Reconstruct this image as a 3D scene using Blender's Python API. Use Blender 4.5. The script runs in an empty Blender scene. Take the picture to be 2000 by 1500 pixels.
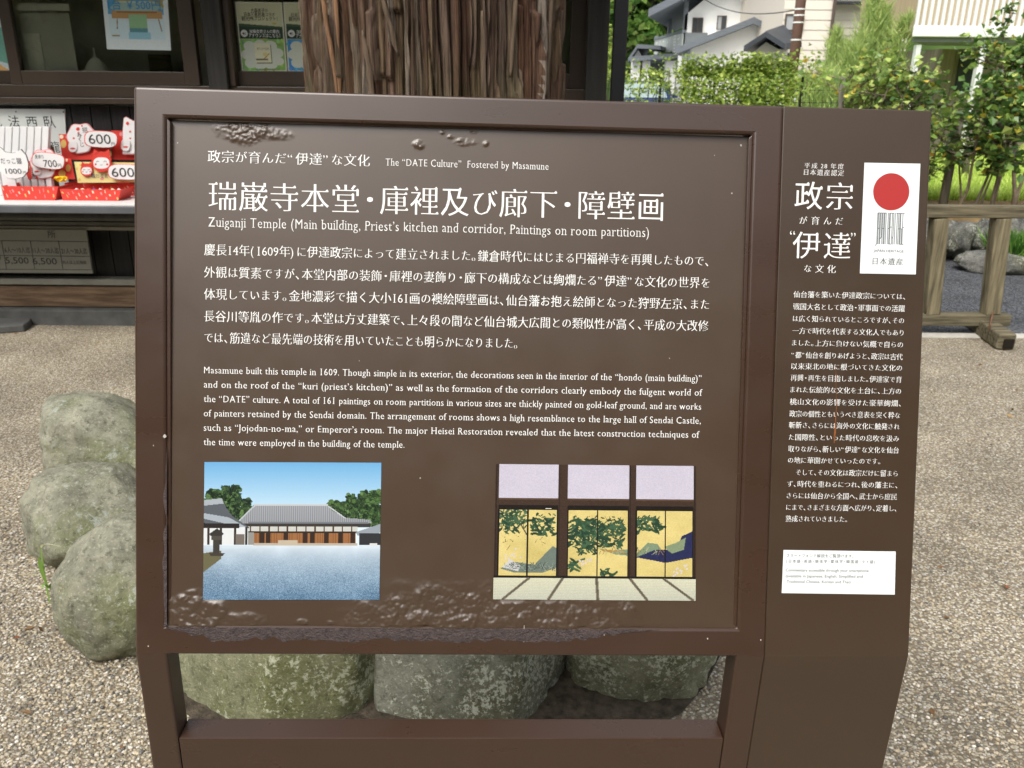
import bpy, bmesh, math, random
import numpy as np
from mathutils import Vector, Matrix, noise
R = math.radians
rng = random.Random(7)
SC = bpy.context.scene
COL = SC.collection
V3 = Vector

# ------------------------------------------------------------------ camera
F, CX, CY = 1640.0, 1000.0, 750.0          # focal length and centre in pixels of the 2000x1500 photograph
PITCH, ROLL, CAMH = R(20.0), R(0.5), 1.5
fwd = V3((0, math.cos(PITCH), -math.sin(PITCH)))
r0 = V3((1, 0, 0)); u0 = V3((0, math.sin(PITCH), math.cos(PITCH)))
cright = r0 * math.cos(ROLL) + u0 * math.sin(ROLL)
cup = u0 * math.cos(ROLL) - r0 * math.sin(ROLL)
CAM = V3((0, 0, CAMH))
cd = bpy.data.cameras.new('camera'); cam = bpy.data.objects.new('camera', cd); COL.objects.link(cam)
cam.matrix_world = Matrix(((cright.x, cup.x, -fwd.x, 0), (cright.y, cup.y, -fwd.y, 0), (cright.z, cup.z, -fwd.z, CAMH), (0, 0, 0, 1)))
cd.sensor_width = 36.0; cd.lens = F / 2000 * 36.0; cd.clip_start = 0.05; cd.clip_end = 1000
cd.dof.use_dof = True; cd.dof.focus_distance = 1.19; cd.dof.aperture_fstop = 13
SC.camera = cam
SC.render.resolution_x = 1024; SC.render.resolution_y = 768

# ------------------------------------------------------------------ light
W = bpy.data.worlds.new('World'); SC.world = W; W.use_nodes = True
SUN_EL, SUN_AZ = 53.0, 206.0               # soft light of a bright overcast day, from behind the camera's left
nt = W.node_tree; bg = nt.nodes['Background']
sky = nt.nodes.new('ShaderNodeTexSky'); sky.sky_type = 'NISHITA'; sky.sun_disc = False
sky.sun_elevation = R(SUN_EL); sky.sun_rotation = R(SUN_AZ); sky.dust_density = 3.0; sky.air_density = 1.2
hs = nt.nodes.new('ShaderNodeHueSaturation'); hs.inputs['Saturation'].default_value = 0.25
nt.links.new(sky.outputs[0], hs.inputs['Color']); nt.links.new(hs.outputs[0], bg.inputs['Color'])
bg.inputs['Strength'].default_value = 0.13
sl = bpy.data.lights.new('sun', 'SUN'); sl.energy = 1.45; sl.angle = R(32); sl.color = (1.0, 0.95, 0.87)
so = bpy.data.objects.new('sun', sl); COL.objects.link(so)
az = R(SUN_AZ); sdir = V3((math.sin(az) * math.cos(R(SUN_EL)), math.cos(az) * math.cos(R(SUN_EL)), math.sin(R(SUN_EL))))
so.rotation_euler = sdir.to_track_quat('Z', 'Y').to_euler()
sky.sun_rotation = az
SC.view_settings.view_transform = 'Standard'; SC.view_settings.look = 'None'
SC.view_settings.exposure = 0.85; SC.view_settings.gamma = 1.0

# ------------------------------------------------------------------ pixel rays
def ray(px, py):
    return (cright * ((px - CX) / F) - cup * ((py - CY) / F) + fwd)
def P(px, py, Y):                           # point of the vertical plane at distance Y seen at a photo pixel
    d = ray(px, py); return CAM + d * (Y / d.y)
def G(px, py, z=0.0):                       # point of the level plane z seen at a photo pixel
    d = ray(px, py); return CAM + d * ((z - CAMH) / d.z)

# ------------------------------------------------------------------ objects
def tag(o, label=None, cat=None, group=None, kind=None):
    if label: o['label'] = label
    if cat: o['category'] = cat
    if group: o['group'] = group
    if kind: o['kind'] = kind
    return o
def thing(name, loc, label, cat, group=None):
    o = bpy.data.objects.new(name, None); COL.objects.link(o); o.location = loc
    o.empty_display_size = 0.1
    return tag(o, label, cat, group)
def origin_of(parent):
    v = V3((0, 0, 0))
    while parent is not None:
        v += parent.location; parent = parent.parent
    return v
class MB:
    """collects faces in world coordinates and links them as one mesh object"""
    def __init__(s): s.v = []; s.f = []; s.m = []; s.rnd = None
    def poly(s, pts, m=0):
        i = len(s.v); s.v += [V3(p) for p in pts]; s.f.append(tuple(range(i, i + len(pts)))); s.m.append(m); return s
    def hexa(s, c, m=0):                    # 8 corners: 4 below (anticlockwise from above), 4 above
        i = len(s.v); s.v += [V3(p) for p in c]
        for q in ((0, 3, 2, 1), (4, 5, 6, 7), (0, 1, 5, 4), (1, 2, 6, 5), (2, 3, 7, 6), (3, 0, 4, 7)):
            s.f.append(tuple(i + k for k in q)); s.m.append(m)
        return s
    def box(s, a, b, m=0):
        x0, y0, z0 = a; x1, y1, z1 = b
        return s.hexa([(x0, y0, z0), (x1, y0, z0), (x1, y1, z0), (x0, y1, z0), (x0, y0, z1), (x1, y0, z1), (x1, y1, z1), (x0, y1, z1)], m)
    def obox(s, c, ax, ay, az, m=0):        # oriented box from centre and three half vectors
        c = V3(c); ax = V3(ax); ay = V3(ay); az = V3(az)
        return s.hexa([c - ax - ay - az, c + ax - ay - az, c + ax + ay - az, c - ax + ay - az, c - ax - ay + az, c + ax - ay + az, c + ax + ay + az, c - ax + ay + az], m)
    def bar(s, p, q, w, h, up=(0, 0, 1), m=0):
        p = V3(p); q = V3(q); d = (q - p); L = d.length / 2; d.normalize(); up = V3(up)
        sx = d.cross(up).normalized(); uy = sx.cross(d).normalized()
        return s.obox((p + q) / 2, sx * w / 2, d * L, uy * h / 2, m)
    def prism(s, pts, ext, m=0, m_side=None):
        pts = [V3(p) for p in pts]; ext = V3(ext); n = len(pts); i = len(s.v)
        s.v += pts + [p + ext for p in pts]
        s.f.append(tuple(i + k for k in range(n))); s.m.append(m)
        s.f.append(tuple(i + n + k for k in reversed(range(n)))); s.m.append(m)
        for k in range(n):
            k2 = (k + 1) % n
            s.f.append((i + k2, i + k, i + n + k, i + n + k2)); s.m.append(m if m_side is None else m_side)
        return s
    def tube(s, pts, rad, n=8, m=0, cap=True):
        pts = [V3(p) for p in pts]; N = len(pts)
        if not hasattr(rad, '__len__'): rad = [rad] * N
        i = len(s.v); prev = None
        for k, p in enumerate(pts):
            d = (pts[min(k + 1, N - 1)] - pts[max(k - 1, 0)])
            if d.length < 1e-9: d = V3((0, 0, 1))
            d.normalize()
            ref = V3((0, 1, 0)) if abs(d.y) < 0.9 else V3((1, 0, 0))
            a = d.cross(ref).normalized() if prev is None else (prev - d * prev.dot(d)).normalized()
            prev = a; b = d.cross(a)
            for j in range(n):
                t = 2 * math.pi * j / n
                s.v.append(p + (a * math.cos(t) + b * math.sin(t)) * rad[k])
        for k in range(N - 1):
            for j in range(n):
                j2 = (j + 1) % n
                s.f.append((i + k * n + j, i + k * n + j2, i + (k + 1) * n + j2, i + (k + 1) * n + j)); s.m.append(m)
        if cap:
            s.f.append(tuple(i + j for j in reversed(range(n)))); s.m.append(m)
            s.f.append(tuple(i + (N - 1) * n + j for j in range(n))); s.m.append(m)
        return s
    def lathe(s, c, prof, n=20, m=0):       # prof = [(radius, z)]
        c = V3(c); i = len(s.v); N = len(prof)
        for r, z in prof:
            for j in range(n):
                t = 2 * math.pi * j / n; s.v.append(c + V3((r * math.cos(t), r * math.sin(t), z)))
        for k in range(N - 1):
            for j in range(n):
                j2 = (j + 1) % n
                s.f.append((i + k * n + j, i + k * n + j2, i + (k + 1) * n + j2, i + (k + 1) * n + j)); s.m.append(m)
        s.f.append(tuple(i + j for j in reversed(range(n)))); s.m.append(m)
        s.f.append(tuple(i + (N - 1) * n + j for j in range(n))); s.m.append(m)
        return s
    def build(s, name, mats, parent=None, loc=None, smooth=False, bevel=0, seg=2, angle=35):
        me = bpy.data.meshes.new(name)
        o0 = origin_of(parent) if parent is not None else V3(loc) if loc is not None else V3((0, 0, 0))
        me.from_pydata([p - o0 for p in s.v], [], s.f)
        if not isinstance(mats, (list, tuple)): mats = [mats]
        for mm in mats: me.materials.append(mm)
        me.polygons.foreach_set('material_index', s.m)
        if s.rnd is not None:
            at = me.attributes.new('rnd', 'FLOAT', 'FACE'); at.data.foreach_set('value', s.rnd)
        me.update()
        o = bpy.data.objects.new(name, me); COL.objects.link(o)
        if parent is not None: o.parent = parent
        elif loc is not None: o.location = loc
        if smooth: me.polygons.foreach_set('use_smooth', [True] * len(me.polygons))
        if bevel:
            md = o.modifiers.new('bevel', 'BEVEL'); md.width = bevel; md.segments = seg; md.limit_method = 'ANGLE'; md.angle_limit = R(angle)
        return o
def copy_tree(o, parent=None):
    c = o.copy(); COL.objects.link(c)
    if parent is not None: c.parent = parent
    for ch in list(o.children): copy_tree(ch, c)
    return c

# ------------------------------------------------------------------ materials
def mat(name, col, rough=0.6, spec=0.5, metal=0.0, var=0.0, vscale=8.0, stretch=(1, 1, 1), bump=0.0, bscale=60.0, bstretch=None, col2=None, coat=0.0, detail=4, rvar=0.0):
    m = bpy.data.materials.new(name); m.use_nodes = True; nt = m.node_tree; b = nt.nodes['Principled BSDF']
    b.inputs['Base Color'].default_value = (*col, 1); b.inputs['Roughness'].default_value = rough
    b.inputs['Specular IOR Level'].default_value = spec; b.inputs['Metallic'].default_value = metal
    if coat: b.inputs['Coat Weight'].default_value = coat; b.inputs['Coat Roughness'].default_value = 0.1
    tc = nt.nodes.new('ShaderNodeTexCoord')
    def nz(scale, st, det):
        mp = nt.nodes.new('ShaderNodeMapping'); mp.inputs['Scale'].default_value = st
        n = nt.nodes.new('ShaderNodeTexNoise'); n.inputs['Scale'].default_value = scale; n.inputs['Detail'].default_value = det; n.inputs['Roughness'].default_value = 0.6
        nt.links.new(tc.outputs['Object'], mp.inputs[0]); nt.links.new(mp.outputs[0], n.inputs['Vector']); return n
    if var or col2:
        n = nz(vscale, stretch, detail); rp = nt.nodes.new('ShaderNodeValToRGB')
        a = col; c2 = col2 if col2 else tuple(min(1, c * (1 + var)) for c in col); c1 = col if col2 else tuple(c * (1 - var) for c in col)
        rp.color_ramp.elements[0].position = 0.32; rp.color_ramp.elements[1].position = 0.68
        rp.color_ramp.elements[0].color = (*c1, 1); rp.color_ramp.elements[1].color = (*c2, 1)
        nt.links.new(n.outputs[0], rp.inputs[0]); nt.links.new(rp.outputs[0], b.inputs['Base Color'])
    if rvar:
        n4 = nz(vscale * 1.7, stretch, 5); r4 = nt.nodes.new('ShaderNodeMapRange'); r4.inputs[1].default_value = 0.3; r4.inputs[2].default_value = 0.7; r4.inputs[3].default_value = rough - rvar; r4.inputs[4].default_value = rough + rvar
        nt.links.new(n4.outputs[0], r4.inputs[0]); nt.links.new(r4.outputs[0], b.inputs['Roughness'])
    if bump:
        n2 = nz(bscale, bstretch or stretch, 5); bp = nt.nodes.new('ShaderNodeBump'); bp.inputs['Strength'].default_value = bump; bp.inputs['Distance'].default_value = 0.01
        nt.links.new(n2.outputs[0], bp.inputs['Height']); nt.links.new(bp.outputs[0], b.inputs['Normal'])
    return m
def attr_mat(name, rough=0.5, spec=0.4):    # colour comes from a painted print (colour attribute 'ink')
    m = bpy.data.materials.new(name); m.use_nodes = True; nt = m.node_tree; b = nt.nodes['Principled BSDF']
    a = nt.nodes.new('ShaderNodeVertexColor'); a.layer_name = 'ink'
    nt.links.new(a.outputs[0], b.inputs['Base Color']); b.inputs['Roughness'].default_value = rough; b.inputs['Specular IOR Level'].default_value = spec
    return m
def ramp_attr_mat(name, stops, rough=0.5, spec=0.4, trans=0.0, nscale=0.0):   # colour ramp over the per-face value 'rnd'
    m = bpy.data.materials.new(name); m.use_nodes = True; nt = m.node_tree; b = nt.nodes['Principled BSDF']
    a = nt.nodes.new('ShaderNodeAttribute'); a.attribute_name = 'rnd'
    rp = nt.nodes.new('ShaderNodeValToRGB'); e = rp.color_ramp.elements
    e[0].position = stops[0][0]; e[0].color = (*stops[0][1], 1); e[1].position = stops[-1][0]; e[1].color = (*stops[-1][1], 1)
    for p, c in stops[1:-1]: q = e.new(p); q.color = (*c, 1)
    nt.links.new(a.outputs['Fac'], rp.inputs[0]); nt.links.new(rp.outputs[0], b.inputs['Base Color'])
    b.inputs['Roughness'].default_value = rough; b.inputs['Specular IOR Level'].default_value = spec
    if trans:
        t = nt.nodes.new('ShaderNodeBsdfTranslucent'); mx = nt.nodes.new('ShaderNodeMixShader'); mx.inputs[0].default_value = trans
        nt.links.new(rp.outputs[0], t.inputs[0]); nt.links.new(b.outputs[0], mx.inputs[1]); nt.links.new(t.outputs[0], mx.inputs[2])
        nt.links.new(mx.outputs[0], nt.nodes['Material Output'].inputs[0])
    return m
def S2L(r, g, b):
    f = lambda c: (c / 255 / 12.92) if c / 255 <= 0.04045 else ((c / 255 + 0.055) / 1.055) ** 2.4
    return (f(r), f(g), f(b))
def glass_mat(name, tint=(0.9, 0.95, 0.92), refl=0.12, rough=0.02):
    m = bpy.data.materials.new(name); m.use_nodes = True; nt = m.node_tree
    nt.nodes.remove(nt.nodes['Principled BSDF'])
    t = nt.nodes.new('ShaderNodeBsdfTransparent'); t.inputs[0].default_value = (*tint, 1)
    g = nt.nodes.new('ShaderNodeBsdfGlossy'); g.inputs['Roughness'].default_value = rough
    lw = nt.nodes.new('ShaderNodeFresnel'); lw.inputs[0].default_value = 1.5
    ad = nt.nodes.new('ShaderNodeMath'); ad.operation = 'ADD'; ad.inputs[1].default_value = refl
    mx = nt.nodes.new('ShaderNodeMixShader')
    nt.links.new(lw.outputs[0], ad.inputs[0]); nt.links.new(ad.outputs[0], mx.inputs[0])
    nt.links.new(t.outputs[0], mx.inputs[1]); nt.links.new(g.outputs[0], mx.inputs[2]); nt.links.new(mx.outputs[0], nt.nodes['Material Output'].inputs[0])
    return m
def gravel_mat(name, size, cols, dark, bumpd=0.006):
    m = bpy.data.materials.new(name); m.use_nodes = True; nt = m.node_tree; b = nt.nodes['Principled BSDF']
    tc = nt.nodes.new('ShaderNodeTexCoord')
    wn = nt.nodes.new('ShaderNodeTexNoise'); wn.inputs['Scale'].default_value = 0.9 / size; wn.inputs['Detail'].default_value = 1
    mxv = nt.nodes.new('ShaderNodeMix'); mxv.data_type = 'VECTOR'; mxv.inputs[0].default_value = 0.5 * size
    va = nt.nodes.new('ShaderNodeVectorMath'); va.operation = 'MULTIPLY_ADD'; va.inputs[1].default_value = (size * 1.1,) * 3
    nt.links.new(tc.outputs['Object'], wn.inputs['Vector']); nt.links.new(wn.outputs['Color'], va.inputs[0]); nt.links.new(tc.outputs['Object'], va.inputs[2])
    outs = []
    for k, sc in enumerate((1 / size, 0.52 / size)):
        v = nt.nodes.new('ShaderNodeTexVoronoi'); v.inputs['Scale'].default_value = sc; v.inputs['Randomness'].default_value = 1.0
        nt.links.new(va.outputs[0], v.inputs['Vector']); outs.append(v)
    v = outs[0]; big = outs[1]
    sep = nt.nodes.new('ShaderNodeSeparateColor'); nt.links.new(v.outputs['Color'], sep.inputs[0])
    rp = nt.nodes.new('ShaderNodeValToRGB'); e = rp.color_ramp.elements
    e[0].position = 0; e[0].color = (*cols[0], 1); e[1].position = 1; e[1].color = (*cols[-1], 1)
    for i, c in enumerate(cols[1:-1]): q = e.new((i + 1) / (len(cols) - 1)); q.color = (*c, 1)
    rp.color_ramp.interpolation = 'CONSTANT' if len(cols) > 6 else 'LINEAR'
    nt.links.new(sep.outputs[0], rp.inputs[0])
    # grit between the stones
    edge = nt.nodes.new('ShaderNodeMapRange'); edge.inputs[1].default_value = 0.62; edge.inputs[2].default_value = 0.42; edge.clamp = True
    nt.links.new(v.outputs['Distance'], edge.inputs[0])
    mx = nt.nodes.new('ShaderNodeMix'); mx.data_type = 'RGBA'; mx.inputs[6].default_value = (*dark, 1)
    nt.links.new(edge.outputs[0], mx.inputs[0]); nt.links.new(rp.outputs[0], mx.inputs[7])
    # broad stains and grain
    n2 = nt.nodes.new('ShaderNodeTexNoise'); n2.inputs['Scale'].default_value = 2.2; n2.inputs['Detail'].default_value = 5
    nt.links.new(tc.outputs['Object'], n2.inputs['Vector'])
    mr = nt.nodes.new('ShaderNodeMapRange'); mr.inputs[1].default_value = 0.3; mr.inputs[2].default_value = 0.7; mr.inputs[3].default_value = 0.68; mr.inputs[4].default_value = 1.08
    nt.links.new(n2.outputs[0], mr.inputs[0])
    ml = nt.nodes.new('ShaderNodeMix'); ml.data_type = 'RGBA'; ml.blend_type = 'MULTIPLY'; ml.inputs[0].default_value = 1
    nt.links.new(mx.outputs[2], ml.inputs[6]); nt.links.new(mr.outputs[0], ml.inputs[7]); nt.links.new(ml.outputs[2], b.inputs['Base Color'])
    # relief
    h = nt.nodes.new('ShaderNodeMath'); h.operation = 'POWER'; h.inputs[1].default_value = 1.6; nt.links.new(v.outputs['Distance'], h.inputs[0])
    h2 = nt.nodes.new('ShaderNodeMath'); h2.operation = 'MULTIPLY_ADD'; h2.inputs[1].default_value = 0.5; nt.links.new(sep.outputs[1], h2.inputs[0])
    sb = nt.nodes.new('ShaderNodeMath'); sb.operation = 'MULTIPLY'; sb.inputs[1].default_value = -1.5; nt.links.new(h.outputs[0], sb.inputs[0]); nt.links.new(sb.outputs[0], h2.inputs[2])
    bp = nt.nodes.new('ShaderNodeBump'); bp.inputs['Strength'].default_value = 1.0; bp.inputs['Distance'].default_value = bumpd
    nt.links.new(h2.outputs[0], bp.inputs['Height']); nt.links.new(bp.outputs[0], b.inputs['Normal'])
    b.inputs['Roughness'].default_value = 0.75; b.inputs['Specular IOR Level'].default_value = 0.3
    return m

# ------------------------------------------------------------------ lettering
_gc = {}
def _spl(text):
    cu = bpy.data.curves.new('t', 'FONT'); cu.body = text; cu.size = 1.0
    ob = bpy.data.objects.new('t', cu); COL.objects.link(ob)
    dg = bpy.context.evaluated_depsgraph_get()
    c2 = ob.evaluated_get(dg).to_curve(dg); out = []
    for s in c2.splines:
        bp = s.bezier_points; n = len(bp); pts = []
        for i in range(n):
            a = bp[i]; b = bp[(i + 1) % n]
            p0, h0, h1, p1 = a.co, a.handle_right, b.handle_left, b.co; d = p1 - p0
            k = 1 if abs(d.cross(h0 - p0).z) < 1e-5 and abs(d.cross(h1 - p1).z) < 1e-5 else 3
            for t in range(k):
                t /= k; q = (1 - t) ** 3 * p0 + 3 * (1 - t) ** 2 * t * h0 + 3 * (1 - t) * t * t * h1 + t ** 3 * p1
                pts.append((q.x, q.y))
        out.append(pts)
    ob.evaluated_get(dg).to_curve_clear(); bpy.data.objects.remove(ob); bpy.data.curves.remove(cu)
    return out
def glyph(c):
    if c not in _gc:
        if c in ' \u3000': _gc[c] = ([], 0.29 if c == ' ' else 1.0)
        else:
            o = _spl(c); bar = min(p[0] for q in _spl(c + '|')[-1:] for p in q) - min(p[0] for q in _spl('|') for p in q)
            _gc[c] = (o, bar)
    return _gc[c]
def is_cjk(c): return ord(c) > 0x2e80
def jadv(c):
    if c in '、。': return 0.55
    if c in '・': return 0.6
    if 0x3040 <= ord(c) <= 0x30ff: return 0.94
    if c in '“”': return 0.6
    if c in '()': return 0.5
    return glyph(c)[1]
def serif(polys, cjk, weight, plain=False):
    """turn a plain sans outline into a serif one: thin the level strokes, add serifs and stroke-end triangles"""
    res = []; extra = []
    tm = min([abs(p[i][1] - p[i - 1][1]) for p in polys for i in range(len(p)) if abs(p[i][0] - p[i - 1][0]) < 1e-4 and 0.03 < abs(p[i][1] - p[i - 1][1]) < 0.12] or [0.08])
    th = max(0.0, min(0.023, 0.5 * (tm - 0.030))) if cjk else 0.016; tx = (0.002 if cjk else -0.006) + weight
    if plain: th, tx = 0.007, min(tx, -0.002)
    for p in polys:
        n = len(p); E = []
        for i in range(n):
            a, b = p[i], p[(i + 1) % n]; dx, dy = b[0] - a[0], b[1] - a[1]; L = math.hypot(dx, dy) or 1e-9
            E.append((dy / L, -dx / L, L))   # outward normal (outer loops run anticlockwise)
        f = lambda s: math.copysign(max(0.0, (abs(s) - 0.7) / 0.3), s)
        q = []
        for i in range(n):
            a = E[i - 1]; b = E[i]
            sy = max((f(a[1]), f(b[1])), key=abs); sx = max((f(a[0]), f(b[0])), key=abs)
            q.append((p[i][0] + tx * sx, p[i][1] - th * sy + (weight * 0.5 * sy)))
        res.append(q)
        for i in range(n):
            a = E[i - 1]; b = E[i]; v = q[i]
            if cjk:
                if a[0] > 0.97 and b[1] > 0.97 and b[2] > 0.13:
                    extra.append([(v[0] - 0.115, v[1] - 0.012), (v[0] + 0.004, v[1] - 0.012), (v[0] + 0.0, v[1] + 0.012), (v[0] - 0.04, v[1] + 0.055)])
            elif not plain and b[2] < 0.135 and b[2] > 0.05 and abs(b[1]) > 0.99:
                x0, x1 = sorted((p[i][0], p[(i + 1) % n][0])); y = p[i][1]
                if b[1] < 0 and (abs(y) < 0.012 or abs(y + 0.159) < 0.02):
                    extra.append([(x0 - 0.065, y), (x1 + 0.065, y), (x1 + 0.065, y + 0.036), (x0 - 0.065, y + 0.036)])
                elif b[1] > 0 and (abs(y - 0.449) < 0.012 or abs(y - 0.682) < 0.015 or abs(y - 0.715) < 0.02):
                    r = 0.055 if abs(y - 0.682) < 0.004 else 0.0
                    extra.append([(x0 - 0.065, y - 0.036), (x1 + r, y - 0.036), (x1 + r, y), (x0 - 0.065, y)])
    return res, extra
def lettering(name, lines, pos, m, parent, style='serif', weight=0.0, split=False):
    """lines: (text, a0, a1, b_centre_or_baseline, em[, glyph width factor]); pos(a, b, lift) gives the point on the carrying surface"""
    if split:
        for q in lines: lettering(name, [q], pos, m, parent, style, weight)
        return
    cu = bpy.data.curves.new('c', 'CURVE'); cu.dimensions = '2D'; cu.fill_mode = 'BOTH'; quads = []
    for ln in lines:
        text, a0, a1, b, em = ln[:5]
        cj = any(is_cjk(c) for c in text)
        adv = [jadv(c) if cj else glyph(c)[1] for c in text]
        # ink extents of first and last glyph
        tot = sum(adv); x = 0; ink = []; pens = []
        for c, ad in zip(text, adv):
            o, w = glyph(c); off = (ad - w) / 2 if (is_cjk(c) and c not in '、。') else 0
            pens.append(x + off)
            if o: ink += [(x + off + p[0]) for q in o for p in q]
            x += ad
        lo, hi = min(ink), max(ink); k = (a1 - a0) / (hi - lo) if a1 is not None else em
        if a1 is None: k = em
        gx = (min(em, k * 0.99) if cj else k * (0.90 if style == 'serif' else 1)) * (ln[5] if len(ln) > 5 else 1)
        base = b - 0.38 * em if cj else b
        for c, pen, ad in zip(text, pens, adv):
            o, w = glyph(c)
            if not o: continue
            cen = pen + w / 2; X = a0 + (cen - lo) * k
            kn = 0.92 if cj and 0x3040 <= ord(c) <= 0x30ff else 1.0
            xf = lambda pt: (X + (pt[0] - w / 2) * gx * kn, base + (0.38 + (pt[1] - 0.38) * kn) * em)
            if style == 'serif': pol, ex = serif(o, is_cjk(c), weight, c in 'MVWNvwAKkXxyYZz%')
            else: pol, ex = o, []
            for q in pol:
                s = cu.splines.new('POLY'); s.points.add(len(q) - 1); s.use_cyclic_u = True
                s.points.foreach_set('co', [t for pt in q for t in (*xf(pt), 0, 1)])
            quads += [[xf(pt) for pt in q] for q in ex]
    ob = bpy.data.objects.new('c', cu); COL.objects.link(ob)
    dg = bpy.context.evaluated_depsgraph_get(); me0 = bpy.data.meshes.new_from_object(ob.evaluated_get(dg))
    mb = MB(); vs = [pos(v.co.x, v.co.y, 0.0) for v in me0.vertices]
    mb.v = vs; mb.f = [tuple(p.vertices) for p in me0.polygons]; mb.m = [0] * len(mb.f)
    for q in quads: mb.poly([pos(x, y, 0.00006) for x, y in q])
    bpy.data.objects.remove(ob); bpy.data.curves.remove(cu); bpy.data.meshes.remove(me0)
    return mb.build(name, m, parent)

# ------------------------------------------------------------------ printed pictures, drawn cell by cell
class Canvas:
    def __init__(s, w, h, bg=(255, 255, 255)):
        s.w, s.h = w, h; s.a = np.zeros((h, w, 3)); s.a[:] = bg
        s.X, s.Y = np.meshgrid((np.arange(w) + 0.5) / w, (np.arange(h) + 0.5) / h)
    def poly(s, pts, col, alpha=1):
        ins = np.zeros((s.h, s.w), bool); n = len(pts)
        for i in range(n):
            x0, y0 = pts[i]; x1, y1 = pts[(i + 1) % n]
            if y0 == y1: continue
            c = ((y0 > s.Y) != (y1 > s.Y)) & (s.X < (x1 - x0) * (s.Y - y0) / (y1 - y0) + x0); ins ^= c
        s.put(ins, col, alpha)
    def rect(s, x0, y0, x1, y1, col, alpha=1): s.put((s.X >= x0) & (s.X < x1) & (s.Y >= y0) & (s.Y < y1), col, alpha)
    def ell(s, cx, cy, rx, ry, col, ang=0, alpha=1):
        c, n = math.cos(ang), math.sin(ang); asp = s.h / s.w
        dx = (s.X - cx); dy = (s.Y - cy) * asp
        u = dx * c + dy * n; v = -dx * n + dy * c
        s.put((u / rx) ** 2 + (v / ry) ** 2 < 1, col, alpha)
    def put(s, mask, col, alpha=1):
        if callable(col): col = col(s.X, s.Y)[mask]
        s.a[mask] = s.a[mask] * (1 - alpha) + np.array(col) * alpha
    def line(s, x0, y0, x1, y1, w, col):
        dx, dy = x1 - x0, y1 - y0; L = math.hypot(dx, dy) or 1; nx, ny = -dy / L * w, dx / L * w
        s.poly([(x0 + nx, y0 + ny), (x1 + nx, y1 + ny), (x1 - nx, y1 - ny), (x0 - nx, y0 - ny)], col)
    def grain(s, amt, mask=None, seed=1):
        r = np.random.RandomState(seed).normal(0, amt, (s.h, s.w, 1)); s.a += r if mask is None else r * mask[..., None]
    def build(s, name, pos, m, parent=None, loc=None):
        """pos(x, y) with x, y in 0..1, y downward"""
        mb = MB(); w, h = s.w, s.h
        me = bpy.data.meshes.new(name); o0 = origin_of(parent) if parent is not None else V3(loc or (0, 0, 0))
        vs = [pos(i / w, j / h) - o0 for j in range(h + 1) for i in range(w + 1)]
        fs = [(j * (w + 1) + i, (j + 1) * (w + 1) + i, (j + 1) * (w + 1) + i + 1, j * (w + 1) + i + 1) for j in range(h) for i in range(w)]
        me.from_pydata(vs, [], fs); me.materials.append(m)
        c = np.clip(s.a, 0, 255) / 255.0; lin = 0.80 * np.where(c <= 0.04045, c / 12.92, ((c + 0.055) / 1.055) ** 2.4)   # printing ink on film
        col = np.ones((h * w, 4, 4)); col[:, :, :3] = lin.reshape(-1, 1, 3)
        at = me.color_attributes.new('ink', 'FLOAT_COLOR', 'CORNER'); at.data.foreach_set('color', col.ravel())
        o = bpy.data.objects.new(name, me); COL.objects.link(o)
        if parent is not None: o.parent = parent
        elif loc is not None: o.location = loc
        return o
ink = attr_mat('printed_ink', 0.35, 0.4)

# ------------------------------------------------------------------ ground
M_gravel = gravel_mat('washed_gravel', 0.0085, [S2L(128, 121, 108), S2L(196, 187, 166), S2L(176, 163, 138), S2L(212, 206, 192), S2L(158, 150, 134), S2L(190, 180, 158), S2L(144, 140, 132)], S2L(136, 123, 102), 0.0035)
M_asph = gravel_mat('asphalt', 0.012, [S2L(92, 94, 98), S2L(120, 122, 126), S2L(78, 80, 84), S2L(140, 142, 146)], S2L(62, 63, 66), 0.003)
M_conc = mat('concrete', S2L(186, 182, 172), 0.85, 0.3, var=0.15, vscale=14, bump=0.3, bscale=120)
M_lot = mat('lot_asphalt', S2L(150, 152, 152), 0.9, 0.2, var=0.1, vscale=3, bump=0.2, bscale=90)
g = MB().poly([(-250, -40, 0), (250, -40, 0), (250, 300, 0), (-250, 300, 0)]).build('ground', M_gravel); tag(g, kind='structure')
g = MB().poly([(1.15, 5.12, 0.004), (14, 5.12, 0.004), (14, 7.7, 0.004), (1.15, 7.7, 0.004)]).build('path', M_asph); tag(g, kind='structure')
g = MB().box((1.15, 5.03, -0.05), (14, 5.12, 0.008)).build('kerb', M_conc, bevel=0.003); tag(g, kind='structure')
g = MB().poly([(0.9, 11.0, 0.012), (80, 11.0, 0.012), (80, 90, 0.012), (-20, 90, 0.012), (-20, 11, 0.012)]).build('road', M_lot); tag(g, kind='structure')

# ------------------------------------------------------------------ the information sign
Rr = V3((0.99909202, 0.01673881, 0.03917847)); Rv = V3((0.01733096, -0.99863197, -0.04933382))
c2w = lambda v: cright * v[0] - cup * v[1] + fwd * v[2]
U = c2w(Rr).normalized(); Vv = c2w(Rv); Vv = (Vv - U * Vv.dot(U)).normalized(); N = U.cross(Vv).normalized()
DIST = 1.18
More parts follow.
